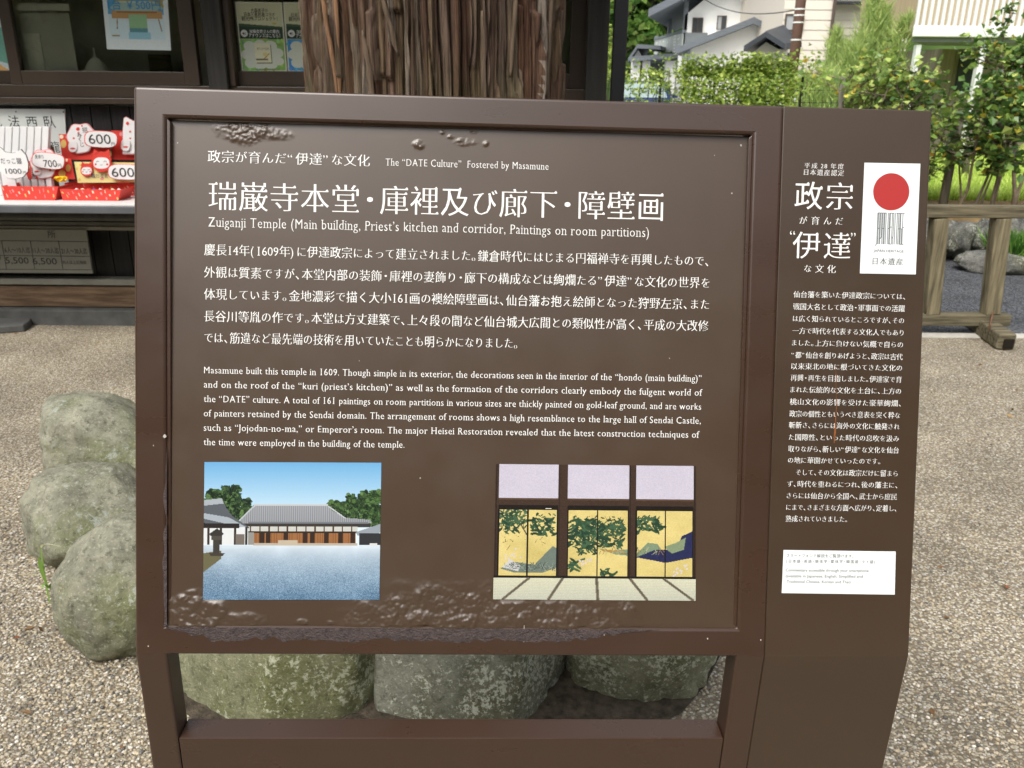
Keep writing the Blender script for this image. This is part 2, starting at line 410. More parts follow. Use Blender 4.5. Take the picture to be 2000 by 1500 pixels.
# origin of the panel (its lower left inner corner) at pixel (325, 1222), plane through the view axis at DIST
Cc = CAM + fwd * DIST
def hit(px, py, O, n):
    d = ray(px, py); return CAM + d * ((O - CAM).dot(n) / d.dot(n))
Ccen = hit(882, 735, CAM + ray(882, 735) * DIST, N)
O = hit(325, 1222, Ccen, N)
_u1 = (hit(1440, 1228, O, N) - O).dot(U); _v1 = (hit(322, 229, O, N) - O).dot(Vv)
PW, PH = _u1, _v1
def uv(px, py, w=0.0):
    p = hit(px, py, O + N * w, N) - O; return p.dot(U), p.dot(Vv)
Zs = (V3((0, 0, 1)) - U * U.z).normalized(); D2 = -Zs; N2 = U.cross(Zs).normalized()
VF = -0.0415                                  # the fold
def S(u, v, w): return O + U * u + Vv * v + N * w
def Fd(u, w): return O + U * u + Vv * VF + (N + N2) * (w / (1 + N.dot(N2)))
def L(u, s, w): return O + U * u + Vv * VF + D2 * s + N2 * w
def sl(px, py, w=0.0):
    o = L(0, 0, w); p = hit(px, py, o, N2) - o; return p.dot(U), p.dot(D2)
SG = Fd(0, 0).z / -D2.z                       # length of the legs down to the ground
VT = uv(900, 187)[1]
UL, UR, USL, USR = uv(262, 700)[0], uv(1514, 700)[0], uv(1517, 700)[0], uv(1801, 740)[0]
print('sign', PW, PH, 'fold z', Fd(0, 0).z, 'legs', SG, 'top z', S(0, VT, 0).z, UL, UR, USL, USR, VT)
DEP = 0.045
M_brown = mat('brown_paint', (0.050, 0.0265, 0.0165), 0.30, 0.6, var=0.05, vscale=5, stretch=(1, 1, 2), rvar=0.05)
M_panel = mat('brown_panel', (0.062, 0.0385, 0.0230), 0.35, 0.68, var=0.05, vscale=7, bump=0.012, bscale=420, rvar=0.05)
M_panelb = mat('brown_panel_side', (0.052, 0.0325, 0.0195), 0.34, 0.55, var=0.05, vscale=7, bump=0.012, bscale=420, rvar=0.05)
M_white = mat('white_ink', (0.82, 0.82, 0.80), 0.5, 0.3)
M_black = mat('black_ink', (0.02, 0.02, 0.022), 0.5, 0.3)
M_grey = mat('grey_ink', (0.035, 0.04, 0.05), 0.5, 0.3)
M_label = mat('white_film', (0.80, 0.84, 0.84), 0.3, 0.5)
M_red = mat('red_ink', S2L(172, 50, 48), 0.4, 0.4)
M_rust = mat('rusted_paint', (0.055, 0.038, 0.036), 0.5, 0.5, var=0.45, vscale=160, bump=0.5, bscale=500)
base = S((UL + USR) / 2, 0, 0); base.z = 0; base.y = L(0, SG, -DEP / 2).y
sign = thing('information_sign', base, 'brown metal information board with white lettering and two printed pictures, standing before the tree', 'sign')

def grid_solid(us, rows, cells, dep, wf=0.0):
    """welded box section: a grid of face cells (column, row) with depth; rows are functions (u, w) -> point"""
    mb = MB(); idx = {}
    def vid(i, j, b):
        if (i, j, b) not in idx:
            idx[(i, j, b)] = len(mb.v); mb.v.append(rows[j](us[i], wf - (dep if b else 0)))
        return idx[(i, j, b)]
    cs = set(cells)
    for (i, j) in cells:                      # j runs downward
        mb.f.append((vid(i, j, 0), vid(i, j + 1, 0), vid(i + 1, j + 1, 0), vid(i + 1, j, 0)))
        mb.f.append((vid(i, j, 1), vid(i + 1, j, 1), vid(i + 1, j + 1, 1), vid(i, j + 1, 1)))
        for di, dj, e in ((-1, 0, ((i, j), (i, j + 1))), (1, 0, ((i + 1, j + 1), (i + 1, j))), (0, -1, ((i + 1, j), (i, j))), (0, 1, ((i, j + 1), (i + 1, j + 1)))):
            if (i + di, j + dj) not in cs:
                (a, b), (c, d) = e
                mb.f.append((vid(c, d, 0), vid(a, b, 0), vid(a, b, 1), vid(c, d, 1)))
    mb.m = [0] * len(mb.f); return mb
rowS = lambda v: (lambda u, w: S(u, v, w))
rowL = lambda s: (lambda u, w: L(u, s, w))
us = [UL, 0.0, PW, UR]; rows = [rowS(VT), rowS(PH), rowS(0.0), Fd, rowL(SG - 0.004)]
fr = grid_solid(us, rows, [(0, 0), (1, 0), (2, 0), (0, 1), (2, 1), (0, 2), (1, 2), (2, 2), (0, 3), (2, 3)], DEP).build('frame', M_brown, sign, bevel=0.0042, seg=3, angle=30)
lw, lz = 0.005, -0.0035
for (a, b, c, d) in (((0, 0), (0, PH), (lw, PH - lw), (lw, lw)), ((PW, PH), (PW, 0), (PW - lw, lw), (PW - lw, PH - lw))):
    lip = MB(); lip.prism([S(q[0], q[1], lz) for q in (a, d, c, b)], -N * 0.03)
    lip.build('rebate', M_brown, fr, bevel=0.0008)
# cross bar between the legs
s0 = sl(880, 1444)[1]
bar = grid_solid([0.0008, PW - 0.0008], [rowL(s0), rowL(s0 + 0.17)], [(0, 0)], DEP - 0.003, -0.0015).build('cross_bar', M_brown, sign, bevel=0.002, seg=2)
# side panel
sp = grid_solid([UR + 0.0005, USR], [rowS(VT + 0.0005), Fd, rowL(SG - 0.004)], [(0, 0), (0, 1)], DEP - 0.006, -0.004).build('side_panel', M_panelb, sign, bevel=0.0022, seg=3, angle=8)
# inner plate with blisters pushed up by rust
WP = -0.008
def WPf(v): return -0.012 + 0.008 * (1 - v / PH)   # the plate leans out a little at its foot
def blob(u, v, cu, cv, ru, rv, soft=0.35):
    d = math.hypot((u - cu) / ru, (v - cv) / rv) + 0.35 * noise.noise(V3((u * 45, v * 45, 3.1)))
    return max(0.0, min(1.0, (1 - d) / soft))
px2 = lambda x, y: uv(x, y, WP)
def _b(x, y, rx, ry): c = px2(x, y); k = 0.000715; return (c[0], c[1], rx * k, ry * k)
BL = [(_b(380, 1195, 75, 48), 1.0), (_b(470, 1212, 60, 22), 0.6), (_b(720, 1205, 70, 40), 0.9), (_b(860, 1190, 150, 52), 1.15), (_b(1010, 1195, 140, 42), 1.0),
      (_b(1160, 1200, 110, 34), 0.8), (_b(900, 1155, 130, 28), 0.32), (_b(780, 1145, 60, 18), 0.25), (_b(1060, 1170, 120, 20), 0.25), (_b(960, 1216, 330, 12), 0.9), (_b(592, 1213, 14, 8), 0.5)]
BT = [(_b(478, 258, 62, 24), 1.0), (_b(540, 262, 34, 12), 0.7), (_b(440, 250, 30, 10), 0.6), (_b(817, 283, 13, 11), 0.8), (_b(908, 276, 26, 8), 0.7), (_b(949, 280, 7, 7), 0.8), (_b(865, 256, 8, 6), 0.6), (_b(924, 254, 9, 6), 0.6), (_b(880, 266, 8, 5), 0.6)]
def cellb(u, v, sz, z):
    d, _ = noise.voronoi(V3((u / sz, v / sz, z))); return max(0.0, 1 - (d[0] * 1.45) ** 2)
prints = [[px2(400, 902), px2(741, 1170)], [px2(966, 908), px2(1358, 1172)]]
def blister(u, v):
    h = 0.0
    if v < 0.10:
        a = max(blob(u, v, *b) * k for b, k in BL)
        if a > 0:
            h = a * (0.0017 * cellb(u * 0.75, v * 1.25, 0.024, 1.3) + 0.0014 * cellb(u, v, 0.0125, 4.1) * (0.4 + cellb(u, v, 0.03, 8)) + 0.0008 * cellb(u, v, 0.0055, 2.2)) + a * 0.0016 * max(0, 1 - v / 0.03)
    elif v > PH - 0.09:
        a = max(blob(u, v, *b, 0.5) * k for b, k in BT)
        if a > 0: h = a * (0.0015 * cellb(u, v, 0.0075, 1.7) + 0.0016 * cellb(u, v, 0.0042, 5.2) * (0.3 + cellb(u, v, 0.012, 9)))
    for (x0, y1), (x1, y0) in prints:
        mx = 0.004; e = min(u - x0, x1 - u, v - y0, y1 - v)
        if e > -mx: h = min(h, 0.0005 + max(0.0, -e) * 0.35)
    return h
cols = [0.0012 + (PW - 0.0024) * i / 520 for i in range(521)]
vr = [0.0004 + 0.00152 * i for i in range(60)]; vr += [vr[-1] + (PH - 0.092 - vr[-1]) * i / 14 for i in range(1, 15)]; vr += [vr[-1] + 0.00145 * i for i in range(1, 63) if vr[-1] + 0.00145 * i < PH - 0.001] + [PH - 0.0006]
mb = MB(); nc = len(cols)
for v in vr:
    for u in cols: mb.v.append(S(u, v, WPf(v) + blister(u, v)))
for j in range(len(vr) - 1):
    for i in range(nc - 1): mb.f.append((j * nc + i, j * nc + i + 1, (j + 1) * nc + i + 1, (j + 1) * nc + i))
mb.m = [0] * len(mb.f)
pl = mb.build('plate', M_panel, sign, smooth=True)
# the plate's lower edge lifted over the rail
mb = MB(); n = 200
for i in range(n + 1):
    u = 0.0012 + (PW - 0.0024) * i / n; h = WPf(0) + blister(u, 0.0004) + 0.0004
    mb.v += [S(u, 0.0006, h), S(u, -0.0018 + 0.0006 * noise.noise(V3((u * 60, 0, 0))), h), S(u, -0.0018, -0.008)]
for i in range(n):
    for k in range(2): a = i * 3 + k; mb.f.append((a, a + 1, a + 4, a + 3))
mb.m = [0] * len(mb.f); mb.build('plate_edge', M_panel, pl, smooth=False)
# crust of rust creeping over the lower rail and up the left rebate
def crust(name, u0_, u1_, nu, nv, depth, seed, vertical=False):
    mb = MB()
    for j in range(nv + 1):
        for i in range(nu + 1):
            t = i / nu; q = j / nv
            if not vertical:
                u = u0_ + (u1_ - u0_) * t; e = depth * (0.45 + 0.55 * (0.5 + 0.5 * noise.noise(V3((u * 18, seed, 0)))) + 0.25 * noise.noise(V3((u * 70, seed, 5)))) * min(1, t * 9 + 0.15) * min(1, (1 - t) * 5)
                v = -0.0016 - e * q; hh = min(1, (1 - q) * 3.0)
            else:
                v = u0_ + (u1_ - u0_) * t; e = depth * (0.5 + 0.6 * noise.noise(V3((v * 30, seed, 0)))) * min(1, (1 - t) * 2 + 0.1)
                u = 0.001 - max(0.0, e) * q; hh = min(1, (1 - q) * 3.0)
            h = 0.0002 + hh * (0.0003 + 0.0013 * cellb(u, v, 0.0035, seed) * (0.4 + 0.8 * abs(noise.noise(V3((u * 130, v * 130, seed))))))
            if q > 0.999: h = -0.0006
            mb.v.append(S(u, v, h))
    for j in range(nv):
        for i in range(nu):
            a = j * (nu + 1) + i; f = (a, a + nu + 1, a + nu + 2, a + 1); mb.f.append(f if not vertical else tuple(reversed(f)))
    mb.m = [0] * len(mb.f); return mb.build(name, M_rust, sign, smooth=True)
crust('rust_crust', 0.0, 0.70, 520, 22, 0.027, 2.0)
crust('rust_crust', -0.001, 0.25, 160, 8, 0.010, 6.0, True)
# chips and white specks
M_speck = mat('pale_chip', (0.45, 0.42, 0.38), 0.6, 0.3)
mb = MB()
for (x, y, r) in [(1452, 280, 3), (1434, 375, 2), (341, 275, 2), (322, 852, 4), (1382, 1247, 2), (1444, 940, 2), (1400, 300, 1.2), (600, 1272, 4), (1486, 1250, 2), (900, 1262, 2), (420, 1266, 1.6), (1310, 700, 1.2), (560, 760, 1.2), (1180, 1240, 1.6), (700, 705, 1), (820, 935, 1.5), (290, 1262, 1.8), (300, 870, 1.4)]:
    u, v = uv(x, y); k = r * 0.00055; inn = 0 < u < PW and 0 < v < PH
    w = (WPf(v) + 0.0003) if inn else 0.0003
    mb.poly([S(u + k * math.cos(t) * (0.6 + 0.7 * rng.random()), v + 1.2 * k * math.sin(t) * (0.6 + 0.7 * rng.random()), w) for t in [i * 2 * math.pi / 7 for i in range(7)]])
u, v = uv(1024, 1240); mb.poly([S(u, v + 0.014, 0.0003), S(u - 0.0008, v + 0.014, 0.0003), S(u - 0.0008, v - 0.018, 0.0003), S(u, v - 0.018, 0.0003)])
mb.build('paint_chips', M_speck, sign)

# a thin rusty run of water down the side lettering
M_run = mat('rust_run', (0.22, 0.075, 0.022), 0.7, 0.2, var=0.4, vscale=120)
mb = MB(); pts = [(1632, 716), (1633, 735), (1632.5, 760), (1634, 790), (1632, 815), (1631.5, 835), (1630, 852), (1629, 866)]; wds = [0.3, 0.8, 0.6, 1.0, 0.9, 1.8, 2.2, 0.6]
for (xa, ya), (xb, yb), wa, wb_ in zip(pts[:-1], pts[1:], wds[:-1], wds[1:]):
    A_, B_ = uv(xa, ya, -0.0036), uv(xb, yb, -0.0036); k = 0.0006
    mb.poly([S(A_[0] - wa * k, A_[1], -0.00345), S(B_[0] - wb_ * k, B_[1], -0.00345), S(B_[0] + wb_ * k, B_[1], -0.00345), S(A_[0] + wa * k, A_[1], -0.00345)])
mb.build('rust_run', M_run, sp)
# lettering on the plate
PT = WP + 0.0004
def at_uv(px, py, w=PT): return uv(px, py, w)
pos_plate = lambda a, b, l: S(a, b, WPf(b) + 0.0004 + l)
KM = 0.000712                                  # metres per photo pixel on the plate
def ln(text, x0, y0, x1, em, w=None, dy=0):
    a0, b = at_uv(x0, y0); a1 = at_uv(x1, y0 + (x1 - x0) * 0.03)[0]
    t = (text, a0, a1, b, em * KM); return t + (w,) if w else t
lettering('heading', [ln('政宗が育んだ“伊達”な文化', 404, 304, 722, 26), ln('The “DATE Culture”  Fostered by Masamune', 752, 322, 1072, 20)], pos_plate, M_white, pl, weight=0.0, split=True)
lettering('title', [ln('瑞巌寺本堂・庫裡及び廊下・障壁画', 406, 381, 1296, 62)], pos_plate, M_white, pl, weight=0.0)
lettering('subtitle', [ln('Zuiganji Temple (Main building, Priest’s kitchen and corridor, Paintings on room partitions)', 405, 442, 1268, 27)], pos_plate, M_white, pl, weight=-0.004)
lettering('japanese_text', [ln('慶長14年(1609年)に伊達政宗によって建立されました。鎌倉時代にはじまる円福禅寺を再興したもので、', 398, 487, 1384, 24.5),
    ln('外観は質素ですが、本堂内部の装飾・庫裡の妻飾り・廊下の構成などは絢爛たる”伊達”な文化の世界を', 398, 531, 1387, 24.5),
    ln('体現しています。金地濃彩で描く大小161画の襖絵障壁画は、仙台藩お抱え絵師となった狩野左京、また', 398, 574, 1386, 24.5),
    ln('長谷川等胤の作です。本堂は方丈建築で、上々段の間など仙台城大広間との類似性が高く、平成の大改修', 398, 617, 1384, 24.5),
    ln('では、筋違など最先端の技術を用いていたことも明らかになりました。', 398, 659, 1010, 24.5)], pos_plate, M_white, pl, weight=0.0)
lettering('english_text', [ln('Masamune built this temple in 1609. Though simple in its exterior, the decorations seen in the interior of the “hondo (main building)”', 398, 729, 1370, 19),
    ln('and on the roof of the “kuri (priest’s kitchen)” as well as the formation of the corridors clearly embody the fulgent world of', 398, 757, 1371, 19),
    ln('the “DATE” culture. A total of 161 paintings on room partitions in various sizes are thickly painted on gold-leaf ground, and are works', 398, 785, 1369, 19),
    ln('of painters retained by the Sendai domain. The arrangement of rooms shows a high resemblance to the large hall of Sendai Castle,', 398, 813, 1368, 19),
    ln('such as “Jojodan-no-ma,” or Emperor’s room. The major Heisei Restoration revealed that the latest construction techniques of', 398, 841, 1365, 19),
    ln('the time were employed in the building of the temple.', 398, 869, 790, 19)], pos_plate, M_white, pl, weight=0.004)
# printed pictures
def quadpos(px, w):
    c = [uv(x, y, w) for x, y in px]           # tl tr br bl
    def f(x, y):
        a = [c[0][k] * (1 - x) * (1 - y) + c[1][k] * x * (1 - y) + c[2][k] * x * y + c[3][k] * (1 - x) * y for k in (0, 1)]
        return S(a[0], a[1], WPf(a[1]) + 0.0009)
    return f
rs = np.random.RandomState(3)
def fbm(w, h, scale, seed):
    r = np.random.RandomState(seed); out = np.zeros((h, w)); amp = 1
    for o in range(4):
        n = max(2, int(scale * 2 ** o)); gx = r.rand(n + 2, n + 2)
        yy = np.linspace(0, n, h, endpoint=False); xx = np.linspace(0, n, w, endpoint=False)
        yi = yy.astype(int); xi = xx.astype(int); fy = (yy - yi)[:, None]; fx = (xx - xi)[None]
        out += amp * ((gx[yi][:, xi] * (1 - fx) + gx[yi][:, xi + 1] * fx) * (1 - fy) + (gx[yi + 1][:, xi] * (1 - fx) + gx[yi + 1][:, xi + 1] * fx) * fy); amp *= 0.55
    return out / 2
c = Canvas(300, 232)
t = np.clip(c.Y / 0.5, 0, 1)[..., None]; c.a = np.array((112, 176, 224)) * (1 - t) ** 1.2 + np.array((222, 240, 248)) * (1 - (1 - t) ** 1.2)
nz = fbm(300, 232, 7, 5)
def grove(x0, x1, y0, y1, n, seed, dark):
    r = random.Random(seed)
    for i in range(n):
        x = x0 + (x1 - x0) * r.random(); y = y0 + (y1 - y0) * r.random() ** 0.8; k = r.random()
        c.ell(x, y, 0.005 + 0.013 * r.random(), 0.004 + 0.011 * r.random(), tuple(dark[j] + k * k * (70, 84, 46)[j] for j in range(3)))
grove(0.0, 0.26, 0.27, 0.44, 620, 1, (20, 36, 24)); grove(0.10, 0.2, 0.175, 0.3, 200, 2, (24, 42, 26)); grove(0.02, 0.1, 0.20, 0.3, 130, 7, (24, 42, 26)); grove(0.21, 0.30, 0.32, 0.40, 70, 8, (40, 60, 36)); grove(0.70, 0.85, 0.28, 0.44, 330, 3, (34, 54, 30)); grove(0.81, 0.89, 0.23, 0.46, 260, 4, (22, 40, 24)); grove(0.89, 1.0, 0.20, 0.46, 380, 9, (30, 50, 28))
c.poly([(.18, .445), (.235, .385), (.275, .325), (.285, .31), (.70, .31), (.725, .35), (.80, .40), (.94, .415), (.95, .44)], lambda X, Y: np.stack([158 + 22 * np.sin(X * 520) - 60 * (Y - .31)] * 3, -1) + np.array((-4, 0, 6)))
c.a += (np.random.RandomState(5).normal(0, 16, (c.h, c.w, 1)) * (c.Y < .46)[..., None] * (c.a[..., 2:3] < 110)); c.rect(.25, .43, .93, .446, (120, 124, 130)); c.line(.285, .315, .185, .44, .004, (190, 198, 204)); c.line(.70, .315, .80, .405, .004, (196, 202, 208)); c.rect(.28, .303, .70, .315, (196, 202, 206)); c.rect(.19, .445, .945, .468, (60, 58, 56)); c.rect(.25, .466, .87, .50, (206, 206, 200))
for i in range(12): c.rect(.26 + i * .052, .45, .268 + i * .052, .60, (74, 56, 44))
c.rect(.25, .50, .87, .512, (50, 42, 36)); c.rect(.28, .512, .86, .588, (158, 108, 68))
for i in range(40): c.rect(.28 + i * .0145, .512, .283 + i * .0145, .588, (128, 84, 50))
for x in (.315, .35, .45, .56, .60, .68, .76, .83): c.rect(x, .515, x + .028, .585, (58, 42, 34))
c.rect(.28, .585, .87, .612, (186, 176, 160)); c.rect(.42, .565, .53, .605, (196, 182, 160)); c.rect(.25, .508, .285, .60, (150, 148, 142))
c.poly([(0, .275), (.10, .262), (.125, .33), (.16, .39), (.26, .475), (.22, .49), (0, .44)], (92, 98, 104)); c.poly([(0, .275), (.10, .262), (.11, .30), (0, .315)], (170, 178, 186))
c.poly([(0, .37), (.14, .40), (.25, .478), (.18, .462), (0, .41)], (168, 178, 188)); c.rect(0, .47, .245, .60, (226, 230, 232)); c.rect(0, .445, .2, .48, (44, 40, 40))
for x in (.02, .09, .17, .235): c.rect(x, .47, x + .012, .60, (58, 50, 46))
c.rect(.18, .52, .23, .60, (120, 112, 104)); c.poly([(.86, .505), (1, .445), (1, .51), (.87, .53)], (150, 160, 170)); c.rect(.88, .515, 1, .60, (52, 52, 56)); c.rect(.94, .585, .985, .61, (220, 220, 218))
c.poly([(0, .605), (1, .605), (1, 1), (0, 1)], lambda X, Y: np.stack([(206 - 108 * np.clip((Y - .62) / .38, 0, 1) ** .7), (219 - 88 * np.clip((Y - .62) / .38, 0, 1) ** .7), (230 - 70 * np.clip((Y - .62) / .38, 0, 1) ** .7)], -1) + ((nz - .5) * 40)[..., None])
c.grain(19, np.clip((c.Y - .63) * 4, 0, 1) * (c.Y > .605), 4); c.a[c.Y > .605] += 0
c.poly([(0, .66), (.10, .64), (.10, .70), (.04, .76), (0, .80)], (108, 104, 76)); c.rect(.055, .56, .09, .66, (66, 62, 58)); c.poly([(.03, .52), (.075, .48), (.115, .52), (.10, .535), (.04, .535)], (56, 54, 52)); c.poly([(.03, .66), (.12, .66), (.11, .68), (.04, .68)], (70, 64, 58)); c.rect(.045, .535, .10, .565, (80, 76, 70))
c.build('temple_picture', quadpos([(400, 902), (745, 903.5), (741.5, 1170), (398, 1170)], PT + 0.0005), ink, pl)
c = Canvas(340, 230, (216, 198, 126))
nz = fbm(340, 230, 6, 9); c.a += ((nz - .5) * 46)[..., None]
def panelbits(fn): fn()
r = random.Random(5)
def leaves(x0, x1, y0, y1, n, cols, s=0.018):
    for i in range(n):
        x, y = x0 + (x1 - x0) * r.random(), y0 + (y1 - y0) * r.random()
        c.ell(x, y, s * (.7 + .6 * r.random()), s * .34, r.choice(cols), r.uniform(-1.2, 1.2))
GR = [(52, 82, 58), (70, 100, 72), (40, 66, 50)]
for a in ((.02, .34, .13, .42), (.10, .37, .16, .52)): c.line(a[0], a[1], a[2], a[3], .004, (96, 92, 70))
leaves(.02, .155, .34, .46, 70, GR + [(96, 120, 84)], .010); leaves(.18, .31, .36, .50, 50, GR + [(96, 120, 84)], .010); leaves(.38, .64, .38, .62, 150, GR + [(96, 120, 84)], .010); leaves(.71, .83, .37, .48, 40, GR, .010); leaves(.02, .16, .34, .44, 20, GR, .014); leaves(.05, .12, .42, .52, 24, GR, .014); leaves(.37, .64, .40, .52, 90, GR, .014); leaves(.41, .50, .55, .66, 40, GR, .013); leaves(.74, .82, .38, .46, 30, GR, .013)
for q in range(60): c.line(*(lambda x, y: (x, y, x + r.uniform(-.02, .03), y + r.uniform(-.02, .05)))(r.choice((r.uniform(.03, .30), r.uniform(.38, .64))), r.uniform(.36, .6)), .0012, (84, 78, 58))
leaves(.02, .14, .34, .50, 10, GR); leaves(.18, .30, .40, .52, 26, GR); leaves(.36, .50, .38, .62, 60, GR); leaves(.51, .64, .42, .60, 44, GR); leaves(.70, .83, .39, .50, 26, GR); leaves(.53, .60, .76, .82, 12, GR); leaves(.37, .44, .70, .78, 14, GR)
c.poly([(.03, .77), (.10, .72), (.20, .74), (.25, .66), (.29, .60), (.31, .62), (.31, .76), (.24, .80), (.10, .80)], (112, 126, 116)); c.poly([(.04, .76), (.08, .70), (.13, .75), (.12, .79)], (206, 206, 206))
c.poly([(.50, .61), (.58, .63), (.66, .62), (.70, .66), (.76, .57), (.81, .58), (.83, .63), (.74, .68), (.60, .66)], (128, 148, 120)); c.poly([(.52, .62), (.64, .635), (.66, .65), (.54, .64)], (174, 140, 78))
c.poly([(.70, .68), (.80, .62), (.90, .62), (.93, .52), (.985, .48), (.985, .68), (.85, .72), (.78, .70)], (42, 46, 84)); c.poly([(.84, .60), (.90, .57), (.95, .53), (.94, .62), (.88, .65)], (134, 150, 118))
for q in range(90): x_ = r.uniform(.05, .30); c.line(x_, .72 + r.uniform(0, .07), x_ + r.uniform(.01, .04), .72 + r.uniform(0, .07), .0012, r.choice(((70, 80, 74), (150, 160, 150), (96, 108, 98))))
for q in range(50): x_ = r.uniform(.52, .83); c.line(x_, .60 + r.uniform(0, .05), x_ + r.uniform(-.02, .03), .62 + r.uniform(0, .05), .0012, r.choice(((88, 106, 84), (160, 130, 74), (176, 186, 150))))
for q in ((.07, .68), (.10, .66), (.44, .72), (.47, .70), (.92, .78), (.95, .76), (.90, .80)): [c.ell(q[0] + r.gauss(0, .014), q[1] + r.gauss(0, .014), .005, .005, (214, 204, 200)) for _ in range(5)]
c.rect(0, 0, 1, .262, (205, 200, 216)); c.a[c.Y < .262] += ((nz - .5) * 10)[..., None][c.Y < .262]
BR = (66, 50, 40)
c.rect(0, .255, 1, .325, BR); c.rect(0, .30, 1, .335, (30, 25, 22)); c.rect(0, .25, 1, .262, (92, 70, 54))
for x0, x1 in ((0, .018), (.313, .36), (.665, .70), (.988, 1)): c.rect(x0, 0, x1, .835, BR); c.rect(x0 + .004, 0, x0 + .008, .835, (44, 34, 28))
for x in (.163, .508, .847): c.rect(x - .0035, .33, x + .0035, .835, (26, 24, 24))
for x in (.02, .31, .362, .662, .702, .985): c.rect(x - .004, .33, x + .004, .835, (26, 24, 24))
c.rect(0, .822, 1, .838, (28, 25, 24)); c.rect(.25, .32, .28, .328, (230, 228, 224))
c.poly([(0, .838), (1, .838), (1, 1), (0, 1)], lambda X, Y: np.stack([212 - 20 * (Y - .84) * 6 + 8 * np.sin(Y * 900), 212 - 18 * (Y - .84) * 6 + 8 * np.sin(Y * 900), 186 - 8 * (Y - .84) * 6 + 6 * np.sin(Y * 900)], -1))
for x0, x1 in ((.175, .045), (.34, .27), (.507, .515), (.672, .76), (.84, .99)): c.line(x0, .838, x1, 1.0, .008, (120, 112, 96)); c.line(x0, .838, x1, 1.0, .002, (84, 78, 68))
c.grain(5, None, 8)
c.build('room_picture', quadpos([(968.5, 906), (1359, 910), (1357.5, 1172), (963, 1169)], PT + 0.0005), ink, pl)

# side panel: lettering, emblem, notice
WS = -0.004
PS = WS + 0.0003
pos_side = lambda a, b, l: S(a, b, PS + l)
def ls(text, x0, y0, x1, em, w=None):
    a0, b = uv(x0, y0, PS); a1 = uv(x1, y0, PS)[0]; t = (text, a0, a1, b, em * KM * 1.03); return t + (w,) if w else t
lettering('side_heading', [ls('平成 28 年度', 1570, 323, 1649, 12), ls('日本遺産認定', 1570, 336, 1649, 12.5), ls('政宗', 1551, 381, 1667, 58), ls('が育んだ', 1558, 430, 1650, 18), ls('伊達', 1547, 478, 1663, 57), ls('な文化', 1568, 524, 1635, 18),
    ls('“', 1541.5, 474, 1553, 34), ls('”', 1660.5, 478, 1671, 34)], pos_side, M_white, sp, weight=0.0)
side = ['仙台藩を築いた伊達政宗については、', '戦国大名として政治・軍事面での活躍', 'は広く知られているところですが、その', '一方で時代を代表する文化人でもあり', 'ました。上方に負けない気概で自らの', '“都”仙台を創りあげようと、政宗は古代', '以来東北の地に根づいてきた文化の', '再興・再生を目指しました。伊達家で育', 'まれた伝統的な文化を土台に、上方の', '桃山文化の影響を受けた豪華絢爛、', '政宗の個性ともいうべき意表を突く粋な', '斬新さ、さらには海外の文化に触発され', 'た国際性、といった時代の息吹を汲み', '取りながら、新しい“伊達”な文化を仙台', 'の地に華開かせていったのです。', 'そして、その文化は政宗だけに留まら', 'ず、時代を重ねるにつれ、後の藩主に、', 'さらには仙台から全国へ、武士から庶民', 'にまで、さまざまな方面へ広がり、定着し、', '熟成されていきました。']
yc = [75, 148, 220, 293, 365, 438, 505, 575, 645, 718, 790, 858, 930, 1000, 1068, 1140, 1210, 1280, 1350, 1418]
a0 = uv(1550, 575, PS)[0]; a1 = uv(1768, 578, PS)[0]; SL = []
for i, (tx_, y) in enumerate(zip(side, yc)):
    b = uv(1545, 550 + y / 3.063, PS)[1]
    x0 = a0 + (0.0125 if i == 15 else 0); x1 = a0 + (a1 - a0) * {14: 0.835, 19: 0.555}.get(i, 1.0)
    SL.append((tx_, x0, x1, b, 14.6 * KM))
lettering('side_text', SL, pos_side, M_white, sp, weight=0.0)
def film(name, px, t=0.0009):
    q = [uv(x, y, WS) for x, y in px]; return MB().prism([S(a, b, WS + t) for a, b in reversed(q)], -N * (t - 0.0002)).build(name, M_label, sp)
em = film('emblem_plate', [(1688, 318), (1797, 320), (1788, 536), (1679, 534)])
PE = WS + 0.0011
cu_, cv_ = uv(1740.8, 374.5, PE); rr = 0.0262
MB().poly([S(cu_ + rr * math.cos(t), cv_ + rr * math.sin(t), PE) for t in [i * 2 * math.pi / 72 for i in range(72)]]).build('red_disc', M_red, em)
# tall thin lettering of the emblem
mb = MB(); e0 = uv(1709, 476, PE); e1 = uv(1767, 417, PE)
GL = {'J': [[(1, 1), (1, 0), (-.2, -.06)]], 'A': [[(0, 0), (0, 1), (1, 1), (1, 0)], [(0, .5), (1, .5)]], 'P': [[(0, 0), (0, 1), (1, 1), (1, .22), (.35, .17)]], 'N': [[(0, 0), (0, 1), (1, 1), (1, 0)]], 'H': [[(0, 1), (0, 0)], [(1, 1), (1, 0)], [(0, .5), (1, .5)]],
      'E': [[(1, 1), (0, 1), (0, 0), (1, 0)], [(0, .55), (1, .55)]], 'R': [[(0, 0), (0, 1), (1, 1), (1, .25), (.4, .2)], [(.9, .2), (1, 0)]], 'I': [[(.5, 1), (.5, 0)]], 'T': [[(0, 1), (1, 1)], [(.5, 1), (.5, 0)]], 'G': [[(1, 1), (0, 1), (0, 0), (1, 0), (1, .5), (.5, .5)]]}
word = 'JAPAN HERITAGE'; cw = (e1[0] - e0[0]) / (len(word) - 0.4); pitch = 0
